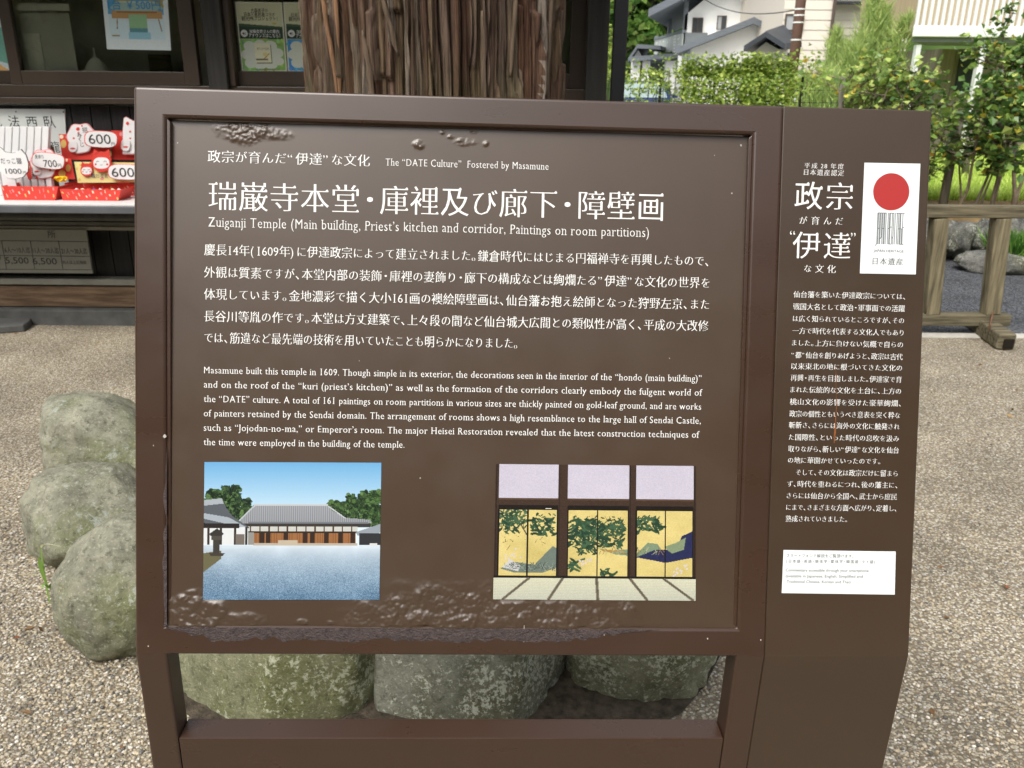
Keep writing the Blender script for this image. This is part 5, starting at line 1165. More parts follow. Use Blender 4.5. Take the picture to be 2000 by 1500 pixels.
def blades(name, n, fx_, hmin, hmax, w, seed, m, label, cat, kind='stuff'):
    r = random.Random(seed); mb = MB(); mb.rnd = []
    for _ in range(n):
        x, y, z = fx_(r); h = r.uniform(hmin, hmax); a = r.random() * 6.28; lx, ly = r.gauss(0, .35) * h, r.gauss(0, .35) * h; dx, dy = math.cos(a) * w, math.sin(a) * w
        i = len(mb.v); mb.v += [V3((x - dx, y - dy, z)), V3((x + dx, y + dy, z)), V3((x + lx * .5 + dx * .7, y + ly * .5 + dy * .7, z + h * .6)), V3((x + lx * .5 - dx * .7, y + ly * .5 - dy * .7, z + h * .6)), V3((x + lx, y + ly, z + h))]
        k = r.random(); mb.f += [(i, i + 1, i + 2, i + 3), (i + 3, i + 2, i + 4)]; mb.rnd += [k, k]; mb.m += [0, 0]
    o = mb.build(name, m); return tag(o, label, cat, kind=kind)
blades('grass', 34000, lambda r: ((lambda y: (r.uniform(.40, .72) * y, y, ZB))(9.0 + 8.5 * r.random() ** 1.6)), 0.04, 0.13, 0.006, 3, M_grass, 'bright green grass growing on the raised lawn behind the thin trunks', 'grass')
RSTONE = rock_mat('bed_stone', (0.07, 0.072, 0.066), (0.24, 0.235, 0.21), (0.42, 0.42, 0.38), 0.09, (0.10, 0.105, 0.055), 60)
def bedrock(px0, px1, yt, yb_, Y, label, seed, **k):
    pb = P((px0 + px1) / 2, yb_, Y); pt = P((px0 + px1) / 2, yt, Y); d_ = depth(pb); rx = (px1 - px0) / 2 / F * d_
    zt_ = pt.z; zb_ = min(pb.z, 0.0)
    return rock('stone', V3((pb.x, Y + 0.12, (zt_ + zb_) / 2)), (rx * 1.25, 0.22, (zt_ - zb_) / 2 * 1.08), seed, RSTONE, label, cat='stone', group='stones edging the raised bed', sub=4, **k)
bedrock(1770, 1850, 426, 515, 7.35, 'dark edging stone just right of the sign, behind the left barrier post', 3, cuts=12, rough=0.26)
bedrock(1842, 1905, 430, 505, 7.4, 'mottled grey edging stone between the two barrier posts, left of the hollow', 5, cuts=12, rough=0.3)
bedrock(1893, 1955, 432, 500, 7.42, 'pale grey edging stone behind the right barrier post', 9, cuts=12, rough=0.26)
bedrock(1950, 2040, 425, 480, 7.6, 'edging stone above the ground cover at the right edge', 12, cuts=10, rough=0.24)
bedrock(1895, 2040, 497, 538, 6.9, 'long flat pale stone lying before the ground cover at the right edge', 15, cuts=6, rough=0.08, boxy=0.5)
blades('ground_cover', 1500, lambda r: (P(1958 + 80 * r.random(), 495, 7.12).x, 7.0 + 0.3 * r.random(), 0.0), 0.12, 0.34, 0.012, 5, ramp_attr_mat('ground_cover', [(0, S2L(44, 84, 32)), (0.6, S2L(92, 138, 54)), (1, S2L(150, 190, 90))], 0.5, 0.3, 0.3), 'dark green strappy ground cover between the stones at the right edge', 'ground cover')

# ------------------------------------------------------------------ leaves and shrubs
def leaf_mesh(name, pts, smin, smax, m, parent, seed, up=0.5, aspect=0.42, droop=0.0, bias=None, loc=None):
    r = random.Random(seed); mb = MB(); mb.rnd = []
    for n_, p in enumerate(pts):
        L_ = r.uniform(smin, smax); ax = V3((r.gauss(0, 1), r.gauss(0, 1), r.gauss(0, .5) - droop)); ax.normalize(); nn = V3((r.gauss(0, .7), r.gauss(0, .7), up + r.random())); s_ = ax.cross(nn)
        if s_.length < 1e-4: continue
        s_.normalize(); nn = s_.cross(ax); W_ = L_ * aspect; p = V3(p); k = r.random() if bias is None else min(1, max(0, bias(p, r)))
        i = len(mb.v); mb.v += [p, p + ax * L_ * .5 + s_ * W_ + nn * W_ * .35, p + ax * L_, p + ax * L_ * .5 - s_ * W_ + nn * W_ * .35]
        mb.f += [(i, i + 1, i + 2), (i, i + 2, i + 3)]; mb.rnd += [k, k]; mb.m += [0, 0]
    return mb.build(name, m, parent, loc=loc)
M_twig = mat('twig', S2L(136, 122, 104), 0.9, 0.15, var=0.3, vscale=20)
M_tdark = mat('dark_twig', S2L(100, 90, 78), 0.9, 0.15, var=0.3, vscale=20)
M_cam = ramp_attr_mat('glossy_leaf', [(0, S2L(46, 76, 38)), (0.4, S2L(88, 124, 58)), (0.68, S2L(148, 176, 84)), (0.93, S2L(200, 212, 116)), (0.965, S2L(226, 208, 70)), (1, S2L(214, 150, 60))], 0.35, 0.5, 0.25)
M_cam2 = ramp_attr_mat('yellow_green_leaf', [(0, S2L(80, 112, 52)), (0.35, S2L(136, 166, 78)), (0.7, S2L(188, 206, 110)), (0.9, S2L(222, 226, 128)), (0.96, S2L(232, 214, 80)), (1, S2L(220, 160, 70))], 0.35, 0.5, 0.3)
def bough(mb, p, d, L_, r0_, r, tips, lvl, wander=0.25):
    n = 5; pts = [p.copy()]; q = p.copy(); dd = d.copy()
    for i in range(n):
        dd = (dd + V3((r.gauss(0, wander), r.gauss(0, wander), r.gauss(0, wander * .6) + 0.05))).normalized(); q = q + dd * L_ / n; pts.append(q.copy())
    mb.tube(pts, [r0_ * (1 - .6 * i / n) for i in range(n + 1)], 6, cap=False)
    if lvl == 0:
        tips += pts[2:]; return
    for i in range(2, n + 1):
        for _ in range(2 if lvl > 1 else 2):
            nd = (dd + V3((r.gauss(0, .8), r.gauss(0, .8), r.gauss(.15, .5)))).normalized(); bough(mb, pts[i], nd, L_ * r.uniform(.4, .65), r0_ * .5, r, tips, lvl - 1, wander)
    tips.append(pts[-1])
def camellia(px, py, Y, h, spread, seed, label, m=M_cam, nl=1500, stems=3, leafmin=.05, leafmax=.09, fol0=0.35, zb=ZB, group='camellia shrubs planted along the raised bed', lvl=2, name='camellia_shrub', cat='shrub', xoff=0.0, lean=0.0):
    r = random.Random(seed); b_ = V3((XS(px, py, Y) + xoff, Y, zb)); o = thing(name, b_, label, cat, group); tips = []; mb = MB()
    for s_ in range(stems):
        a = r.random() * 6.28; p0 = b_ + V3((.05 * math.cos(a), .05 * math.sin(a), -0.02)); d = V3((r.gauss(lean, .16), r.gauss(0, .12), 1)).normalized()
        pts = [p0]; q = p0.copy(); n = 8
        for i in range(n): d = (d + V3((r.gauss(0, .10), r.gauss(0, .10), .06))).normalized(); q = q + d * h * .8 / n; pts.append(q.copy())
        r0_ = r.uniform(.012, .020) * (h / 1.6) ** .5
        mb.tube(pts, [r0_ * (1 - .6 * i / n) for i in range(n + 1)], 7)
        for i in range(int(n * fol0), n + 1):
            for _ in range(2): nd = V3((r.gauss(0, .8), r.gauss(0, .6), r.gauss(.35, .4))).normalized(); bough(mb, pts[i], nd, spread * r.uniform(.5, 1), r0_ * .4, r, tips, lvl - 1)
    mb.build('branches', M_twig if seed % 2 else M_tdark, o, smooth=True)
    L_ = []
    while len(L_) < nl: t_ = r.choice(tips); L_.append(t_ + V3((r.gauss(0, .05), r.gauss(0, .05), r.gauss(0, .05))))
    leaf_mesh('foliage', L_, leafmin, leafmax, m, o, seed + 5, bias=lambda p, q: q.betavariate(1.6, 1.8) * .94 if q.random() > .035 else q.uniform(.95, 1)); return o
camellia(1648, 300, 8.3, 1.42, .30, 2, 'yellow-green shrub right above the seam of the sign, first of the hedge row', M_cam2, 900, 4)
camellia(1695, 300, 8.45, 1.58, .32, 3, 'tallest yellow-tipped shrub above the top right corner of the sign', M_cam2, 1050, 4)
camellia(1745, 300, 8.3, 1.38, .30, 4, 'dense green shrub below the balcony, left of the support stake', M_cam, 950, 4)
camellia(1795, 330, 8.5, 1.15, .26, 8, 'low loose shrub beside the right edge of the sign', M_cam2, 560, 3)
camellia(1876, 392, 8.2, 1.22, .26, 5, 'slender shrub with leaves to its waist beside the thick stake', M_cam, 520, 2, fol0=.58)
camellia(1905, 396, 8.0, 1.05, .22, 6, 'small shrub with large dark leaves in front of the bamboo rail', M_cam, 300, 2, .07, .11, .52)
camellia(1946, 398, 8.05, 1.75, .30, 7, 'tall forked shrub with bare lower stems near the right edge', M_cam, 900, 2, fol0=.55)
camellia(1992, 400, 8.1, 1.95, .34, 9, 'tallest dark-leaved shrub at the right edge of the photo', M_cam, 1300, 3, fol0=.52)
# stakes and bamboo rails that support the hedge
sup = thing('hedge_support', P(1850, 390, 8.35), 'weathered stakes with thin brown rails tied along the hedge', 'support')
def sbar(nm, a, b_, ra, rb_): MB().tube([a, b_], [ra, rb_], 10).build(nm, M_oldg, sup, smooth=True)
sbar('stake', V3((XS(1843, 390, 8.35), 8.35, ZB - .1)), P(1872, 238, 8.35), .043, .040)
sbar('stake', V3((XS(1640, 390, 8.40), 8.40, ZB - .1)), P(1645, 150, 8.40), .03, .028)
sbar('stake', V3((XS(1893, 300, 11), 11.0, ZB)), P(1897, 225, 11), .045, .040)
sbar('rail', P(1700, 192, 8.4), P(1960, 214, 8.4), .016, .014); sbar('rail', P(1880, 287, 8.30), P(2040, 332, 8.1), .017, .015); sbar('rail', P(1820, 284, 8.5), P(1885, 288, 8.32), .012, .014); sbar('rail', P(1930, 212, 8.3), P(2050, 222, 8.2), .018, .018)
# feathery shrub behind
M_feat = ramp_attr_mat('feathery_leaf', [(0, S2L(112, 140, 84)), (0.5, S2L(184, 204, 128)), (0.85, S2L(218, 226, 152)), (1, S2L(236, 222, 156))], 0.6, 0.2, 0.5)
def feathery(px, py, Y, w, z1_, n, seed, label):
    r = random.Random(seed); b_ = V3((XS(px, py, Y), Y, 0.0)); o = thing('feathery_shrub', b_, label, 'shrub'); mb = MB(); mb.rnd = []; st_ = MB()
    plumes = []
    for k in range(15):
        q = r.uniform(-1, 1); top = b_ + V3((w * q, w * .5 * r.gauss(0, .5), z1_ * (1 - .45 * abs(q - .45)) * r.uniform(.70, 1.0))); mid = b_.lerp(top, .5) + V3((w * .2 * q, 0, .15)); st_.tube([b_, mid, top], [.02, .012, .004], 5); plumes.append((mid, top))
    st_.build('stems', M_twig, o)
    for _ in range(n):
        mid, top = r.choice(plumes); q = r.uniform(-.55, 1.0); p = mid.lerp(top, q) + V3((r.gauss(0, 1), r.gauss(0, 1), 0)) * .17 * (1.15 - q); h = r.uniform(.08, .22); dx = .010
        t = p + V3((r.gauss(0, .09), r.gauss(0, .09), h)); a = r.random() * 3.14; s_ = V3((math.cos(a) * dx, math.sin(a) * dx, 0)); i = len(mb.v)
        mb.v += [p - s_, p + s_, t]; mb.f.append((i, i + 1, i + 2)); mb.rnd.append(min(1, max(0, r.betavariate(2, 2) * .8 + .2 * q * r.random()))); mb.m.append(0)
    mb.build('foliage', M_feat, o); return o
feathery(1650, 120, 14.5, 0.90, 3.05, 24000, 4, 'tall feathery pale green shrub rising behind the hedge, before the beige house')
feathery(1590, 150, 14.0, 0.45, 1.85, 8000, 6, 'smaller feathery green shrub beside the brown utility pole')
# vine covered fence at the car park
M_vine = ramp_attr_mat('vine_leaf', [(0, S2L(98, 122, 60)), (0.45, S2L(152, 176, 84)), (0.8, S2L(196, 210, 106)), (0.97, S2L(224, 228, 138)), (1, S2L(226, 160, 80))], 0.45, 0.4, 0.35)
YV = 12.2
vf = thing('mesh_fence', P(1380, 200, YV), 'thin black mesh fence along the car park behind the sign', 'fence')
for px in (1195, 1290, 1395, 1480, 1566, 1660):
    x = XS(px, 170, YV); MB().tube([(x, YV, 0), (x, YV, ZS(150, YV, px))], .018, 8).build('post', M_post, vf)
mb = MB(); xa, xb_ = XS(1180, 170, YV), XS(1680, 170, YV)
for k in range(9): z = .1 + k * .16; mb.tube([(xa, YV - .02, z), (xb_, YV - .02, z)], .004, 4, cap=False)
x = xa
while x < xb_: mb.tube([(x, YV - .024, .1), (x, YV - .024, 1.4)], .003, 4, cap=False); x += .12
mb.build('wire_mesh', M_post, vf)
def vine(px0, px1, ytop, seed, n, label, zlow=0.0, hang=False):
    r = random.Random(seed); xa, xb_ = XS(px0, 150, YV), XS(px1, 150, YV); zt_ = ZS(ytop, YV, px0); o = thing('climbing_vine', V3(((xa + xb_) / 2, YV, 0)), label, 'vine', 'vines on the car park fence'); mb = MB(); pts = []
    for k in range(int((xb_ - xa) / .12) + 2):
        x = r.uniform(xa, xb_); st_ = [V3((x, YV + .05, 0))]; z = 0
        while z < zt_ - .1: z += .18; st_.append(V3((st_[-1].x + r.gauss(0, .05), YV + r.gauss(.05, .05), z)))
        mb.tube(st_, .006, 4, cap=False)
    for _ in range(n):
        x = r.uniform(xa, xb_); e = noise.noise(V3((x * 2.2, seed, 0))); top = zt_ * (1 + .07 * e) + .05 * noise.noise(V3((x * 9, seed, 3))); q = r.random()
        if hang: lo = top - (.30 + .55 * max(0, noise.noise(V3((x * 4, seed, 7))) + .25)); z = lo + (top - lo) * q ** .8
        else: z = zlow + (top - zlow) * (q ** .75)
        pts.append(V3((x, YV + r.gauss(0, .16), z)))
    for _ in range(int(n * .05)):                # shoots above the top
        x = r.uniform(xa, xb_); hgt = r.random() * .28; b0 = V3((x, YV, zt_)); 
        for s_ in range(6): pts.append(b0 + V3((r.gauss(0, .03), r.gauss(0, .03), hgt * s_ / 5)))
    mb.build('stems', M_tdark, o); leaf_mesh('foliage', pts, .035, .068, M_vine, o, seed, aspect=.4, bias=lambda p, q: q.betavariate(1.6, 1.7) * .95 if q.random() > .01 else 1.0 if False else q.betavariate(1.6, 1.7) * .8 + .25 * max(0, (p.z - .9))); return o
vine(1335, 1470, 146, 3, 7000, 'dense bright green vine on the middle of the fence below the white gable'); vine(1455, 1545, 146, 5, 5600, 'dense vine with tall shoots below the small black roof')
vine(1252, 1345, 142, 7, 480, 'thin hanging vine in front of the white columns', hang=True); vine(1222, 1260, 150, 9, 150, 'sparse yellowish vine just right of the black eave post', hang=True); vine(1165, 1200, 90, 11, 500, 'small yellow-green vine seen between the shop corner and the eave post', hang=True)
vine(1540, 1600, 128, 13, 260, 'low vine around the foot of the brown utility pole', hang=True)

# ------------------------------------------------------------------ houses
M_wall = mat('white_render', S2L(244, 244, 240), 0.9, 0.2, var=0.04, vscale=2)
M_beige = mat('beige_siding', S2L(212, 206, 190), 0.85, 0.2, var=0.05, vscale=2)
M_tile = mat('grey_roof', S2L(110, 116, 122), 0.6, 0.3, var=0.15, vscale=3, stretch=(1, 8, 8))
M_tiled = mat('dark_roof', S2L(66, 70, 76), 0.5, 0.4, var=0.15, vscale=3)
M_trim = mat('grey_trim', S2L(120, 126, 130), 0.6, 0.3, var=0.08, vscale=3)
M_gp = mat('grey_panel', S2L(112, 118, 120), 0.7, 0.3, var=0.08, vscale=2)
M_win = mat('window_dark', (0.05, 0.06, 0.065), 0.1, 0.6)
M_winl = mat('window_light', (0.42, 0.44, 0.44), 0.2, 0.5)
M_wfr = mat('brown_frame', S2L(84, 72, 64), 0.5, 0.4)
def wallpoly(px, Y, dep, m, name, par):
    return MB().prism([P(x, y, Y) for x, y in px][::-1], (0, dep, 0)).build(name, m, par)
def roof_slab(px, Y, over, dep, th, m, par, name='roof', skew=0.28):
    """slabs along a line of photo points (a gable seen from the front): from Y-over back to Y+dep"""
    o = MB()
    for (xa, ya), (xb_, yb_) in zip(px[:-1], px[1:]):
        a, b_ = P(xa, ya, Y - over), P(xb_, yb_, Y - over); sx = skew * dep; o.hexa([a, b_, b_ + V3((sx, dep, 0)), a + V3((sx, dep, 0)), a + V3((0, 0, th)), b_ + V3((0, 0, th)), b_ + V3((sx, dep, th)), a + V3((sx, dep, th))])
    return o.build(name, m, par)
def house_window(px0, py0, px1, py1, Y, par, light=False, n=2):
    a, b_ = P(px0, py1, Y), P(px1, py0, Y); f = MB(); t = (b_.x - a.x) * .07
    f.box((a.x - t, Y - .06, a.z - t), (b_.x + t, Y + .001, a.z)).box((a.x - t, Y - .06, b_.z), (b_.x + t, Y + .001, b_.z + t)).box((a.x - t, Y - .06, a.z), (a.x, Y + .001, b_.z)).box((b_.x, Y - .06, a.z), (b_.x + t, Y + .001, b_.z)); m_ = (a.x + b_.x) / 2; f.box((m_ - t / 2, Y - .055, a.z), (m_ + t / 2, Y + .001, b_.z))
    o = f.build('window', M_wfr, par); MB().box((a.x, Y - .03, a.z), (m_ - t / 2, Y - .002, b_.z)).build('pane', M_winl if light else M_win, o); MB().box((m_ + t / 2, Y - .04, a.z), (b_.x, Y - .002, b_.z)).build('pane', M_win, o); return o
# white house with a gabled front, balcony and lower wing
YH = 28.0
h1 = thing('white_house', V3((P(1420, 150, YH).x, YH + 3, 0)), 'white two-storey house with grey gabled roofs and a lettered balcony', 'house')
zg = 0.0
def down(px): return [(x, y) for x, y in px]
gw = [P(1338, 30, YH), P(1425, -42, YH), P(1512, 30, YH)]
mb = MB(); mb.prism([V3((gw[2].x, YH, 0)), gw[2], gw[1], gw[0], V3((gw[0].x, YH, 0))], (1.8, 6.5, 0)); mb.build('wall', M_wall, h1)
roof_slab([(1266, 33), (1425, -48)], YH, 0.7, 8, .22, M_tile, h1); roof_slab([(1425, -48), (1524, 34)], YH, 0.7, 8, .22, M_tile, h1)
house_window(1400, 32, 1418, 57, YH, h1, True)
mb = MB(); x = P(1460, 20, YH).x; mb.box((x, YH - .012, 2.9), (x + .03, YH - .001, 5.2)); mb.build('wall_joint', M_trim, h1)
# lower wing with its own gable
YW = YH - 2.0
wg = [P(1320, 102, YW), P(1472, 48, YW), P(1508, 66, YW)]
mb = MB(); mb.prism([V3((wg[2].x, YW, 0)), wg[2], wg[1], P(1350, 94, YW), V3((P(1350, 94, YW).x, YW, 0))], (0, 1.99, 0)); mb.build('wall', M_wall, h1)
roof_slab([(1318, 106), (1472, 46)], YW, .5, 2.4, .17, M_tile, h1); roof_slab([(1472, 46), (1512, 68)], YW, .5, 2.4, .17, M_tile, h1)
# balcony on the left flank, running away from us
xn = P(1337, 80, YH).x
zb0, zb1, zr = P(1337, 97, YH).z, P(1337, 64, YH).z, P(1337, 18, YH).z
BLn = 5.6
mb = MB(); mb.box((xn - .06, YH + .0, zb0), (xn, YH + BLn, zb1)); bal = mb.build('balcony', mat('balcony_panel', S2L(190, 196, 190), 0.7, 0.3), h1)
MB().box((xn - .09, YH - .03, zb1 + .002), (xn + .03, YH + BLn, zb1 + .08)).build('handrail', M_trim, bal)
rl, rr_ = P(1266, 33, YH - .7), P(1425, -48, YH - .7)
for k in range(3): y = YH + k * (BLn - .14) / 2; MB().box((xn - .075, y, zb1 + .08), (xn + .05, y + .14, rl.z + (rr_.z - rl.z) / (rr_.x - rl.x) * (xn - .28 * (y + .7 - YH) - rl.x) - .02)).build('post', M_trim, bal)
lettering('sign_letter', [(ch, 0.35 + k * .72, 0.35 + k * .72 + .52, (zb0 + zb1) / 2 - .02, .62) for k, ch in enumerate('きりこけし屋さ')], lambda a, b, l: V3((xn - .065 - l, YH + BLn - a, b)), M_white, bal, style='sans', split=True)
mb = MB(); mb.box((xn, YH - .08, zb0 + .05), (P(1380, 80, YH).x, YH - .004, zb1)); mb.build('grey_panel', M_gp, h1)
house_window(1352, 36, 1372, 62, YH, h1)
# porch on the left with white columns
YPo = 30.0
roof_slab([(1226, 122), (1245, 94), (1290, 97)], YPo, .4, 3, .12, M_tile, h1); roof_slab([(1230, 120), (1336, 112)], YPo - 1, .4, 3.5, .14, M_tile, h1)
mb = MB(); mb.prism([P(1232, 122, YPo), P(1246, 97, YPo), P(1262, 122, YPo)][::-1], (0, .2, 0)); mb.build('porch_gable', M_wall, h1)
for px in (1242, 1257, 1307, 1330): x = P(px, 150, YPo - .9).x; MB().box((x - .16, YPo - 1.1, 0), (x + .16, YPo - .8, P(px, 119, YPo - .9).z)).build('column', M_wall, h1)
MB().box((P(1250, 140, YPo).x, YPo + 1.5, 0), (P(1340, 140, YPo).x, YPo + 1.6, P(1300, 122, YPo).z)).build('porch_wall', M_gp, h1)
# small house with the black roof in front
YS = 22.0
h2 = thing('small_house', V3((P(1500, 150, YS).x, YS + 1.2, 0)), 'low building with a black hipped roof between the white house and the brown pole', 'house')
mb = MB(); mb.prism([V3((P(1548, 120, YS).x, YS, 0)), P(1548, 96, YS), P(1520, 96, YS), P(1496, 82, YS), P(1474, 100, YS), V3((P(1474, 100, YS).x, YS, 0))], (.9, 2.2, 0)); mb.build('wall', M_beige, h2)
roof_slab([(1452, 100), (1495, 72), (1532, 96)], YS, .5, 2.9, .12, M_tiled, h2, skew=.42)
a, b_, c_, d_ = P(1495, 71, YS - .3), P(1531, 95, YS - .3), P(1566, 92, YS + .8), P(1530, 58, YS + 1.4); MB().prism([a, b_, c_, d_], (0, .05, .12)).build('roof', M_tiled, h2)
MB().box((P(1536, 120, YS).x, YS - .012, .3), (P(1547, 120, YS).x, YS - .002, P(1540, 103, YS).z)).build('window', M_win, h2)
# beige house with lapped siding
YG = 24.0
h3 = thing('beige_house', V3((P(1650, 150, YG).x, YG + 2, 0)), 'beige house clad in lapped siding behind the feathery shrub', 'house')
a, b_, c_ = P(1512, 100, YG), P(1608, 100, YG), P(1786, 100, YG); zt_ = 4.9
mb = MB(); z = 0.1
while z < zt_: mb.hexa([(a.x, YG - .5, z), (b_.x, YG - .5, z), (b_.x, YG + 5, z), (a.x, YG + 5, z), (a.x, YG - .482, z + .24), (b_.x, YG - .482, z + .24), (b_.x, YG + 5, z + .24), (a.x, YG + 5, z + .24)]); z += .24
mb.build('wall', mat('front_siding', S2L(222, 214, 200), 0.85, 0.2), h3)
mb = MB(); z = 0.2
while z < zt_: mb.hexa([(b_.x + .002, YG + .55, z), (c_.x, YG + .55, z), (c_.x, YG + 5, z), (b_.x + .002, YG + 5, z), (b_.x + .002, YG + .585, z + .19), (c_.x, YG + .585, z + .19), (c_.x, YG + 5, z + .19), (b_.x + .002, YG + 5, z + .19)]); z += .19
mb.build('wall', M_beige, h3)
MB().tube([(b_.x - .05, YG - .56, 0), (b_.x - .05, YG - .56, zt_)], .045, 8).build('downpipe', M_wfr, h3); MB().tube([(c_.x - .3, YG + .5, 0), (c_.x - .3, YG + .5, zt_ - .4)], .045, 8).build('downpipe', M_wfr, h3)
house_window(1533, 30, 1568, 58, YG - .5, h3, True)
MB().box((a.x - .5, YG - 1.0, zt_), (c_.x + .6, YG + 5.5, zt_ + .18)).build('roof', M_tiled, h3)
MB().box((b_.x + .1, YG + .1, P(1700, 6, YG).z), (c_.x + .3, YG + .545, P(1700, 2, YG).z)).build('eave', M_tiled, h3)
house_window(1738, 28, 1758, 46, YG + .55, h3)
# house with the white balcony on the right
YR = 13.6
h4 = thing('balcony_house', V3((P(1870, 150, YR).x, YR + 2, 0)), 'grey timber house with a white railed balcony above the hedge on the right', 'house')
M_bal = mat('white_metal', (0.80, 0.82, 0.82), 0.4, 0.5)
xa, xb_ = P(1782, 66, YR).x, P(2060, 66, YR).x; zs_, zt2 = P(1830, 76, YR).z, P(1830, 50, YR).z
skw = lambda z0_, z1_, ax: [(ax, YR, z0_), (xb_, YR, z0_), (xb_, YR + 1.3, z0_), (ax + .8, YR + 1.3, z0_), (ax, YR, z1_), (xb_, YR, z1_), (xb_, YR + 1.3, z1_), (ax + .8, YR + 1.3, z1_)]
bal = MB().hexa(skw(zs_ + .03, zt2, xa)).build('balcony', M_bal, h4, bevel=.01)
MB().hexa([(q[0] + .05, q[1] + .08, q[2]) for q in skw(zs_ - .04, zs_ + .028, xa)]).build('balcony_beam', M_trim, bal)
for k in range(int((xb_ - xa) / .095)): x = xa + .03 + k * .095; MB().box((x, YR + .02, zt2), (x + .045, YR + .05, zt2 + 1.05)).build('baluster', M_bal, bal)
MB().box((xa, YR + .01, zt2 + 1.05), (xb_, YR + .06, zt2 + 1.12)).build('handrail', M_bal, bal)
px_ = P(1906, 110, YR + .2).x; MB().box((px_, YR + .1, 0), (px_ + .09, YR + .2, zs_ - .081)).build('post', M_bal, h4)
px_ = P(1785, 90, YR + .2).x; MB().box((px_, YR + .1, 0), (px_ + .07, YR + .2, zs_ - .081)).build('post', M_bal, h4)
mb = MB(); x = P(1842, 110, YR + 1.3).x; xe_ = P(2060, 110, YR + 1.3).x; k = 0
while x < xe_: mb.box((x, YR + 1.35 + .012 * (k % 2), 0), (x + .118, YR + 4, zs_ - .09)); x += .12; k += 1
mb.build('wall', mat('grey_boards', S2L(138, 130, 116), 0.9, 0.2, var=.2, vscale=2, stretch=(10, 10, .6)), h4)
MB().box((P(1800, 10, YR + 1.4).x, YR + 1.4, zt2 + .001), (xe_, YR + 4, zt2 + 2.4)).build('upper_wall', mat('tan_boards', S2L(178, 160, 132), 0.9, 0.2, var=.12, vscale=2, stretch=(10, 10, .6)), h4)
a = P(1876, 116, YR + 1.3); MB().box((a.x, YR + 1.30, a.z - .5), (a.x + .30, YR + 1.345, a.z + .12)).build('window', M_win, h4)

# ------------------------------------------------------------------ pole, cars, woods
YP = 17.0
b_ = V3((P(1549, 130, YP).x, YP, 0)); pl_ = thing('utility_pole', b_, 'reddish brown utility pole leaning before the beige house', 'utility pole')
top = P(1568, -30, YP); dr = (top - P(1549, 130, YP)).normalized(); MB().tube([P(1549, 130, YP) - dr * 1.9, P(1549, 130, YP) + dr * 4.6], [.10, .088], 14).build('pole', mat('pole_paint', S2L(108, 82, 74), 0.6, 0.3, var=.15, vscale=4), pl_, smooth=True)
for y in (18, 30, 44, 78): p_ = P(1549 + (130 - y) * .119, y, YP); MB().tube([p_ - V3((0, 0, .012)), p_ + V3((0, 0, .012))], .101, 14).build('band', M_bal, pl_)
mb = MB(); a = P(1562, 18, YP); q = P(1372, -4, YH); mb.tube([a.lerp(q, t) - V3((0, 0, .9 * t * (1 - t))) for t in [i / 12 for i in range(13)]], .012, 5); tag(mb.build('wire', M_post, loc=a), 'thin overhead wire slanting from the pole to the white gable', 'wire')
M_silver = mat('silver_paint', (0.62, 0.66, 0.68), 0.25, 0.5, coat=.6); M_navy = mat('navy_paint', (0.02, 0.035, 0.10), 0.25, 0.5, coat=.6); M_tyre = mat('tyre', (0.015, 0.015, 0.015), 0.8, 0.3); M_lamp = mat('lamp_lens', (0.75, 0.78, 0.78), 0.15, 0.6); M_rim = mat('rim', (0.4, 0.4, 0.42), 0.35, 0.5, metal=.7)
M_screen = mat('windscreen', (0.30, 0.38, 0.38), 0.08, 0.7); M_tail = mat('tail_lens', (0.45, 0.02, 0.02), 0.2, 0.5)
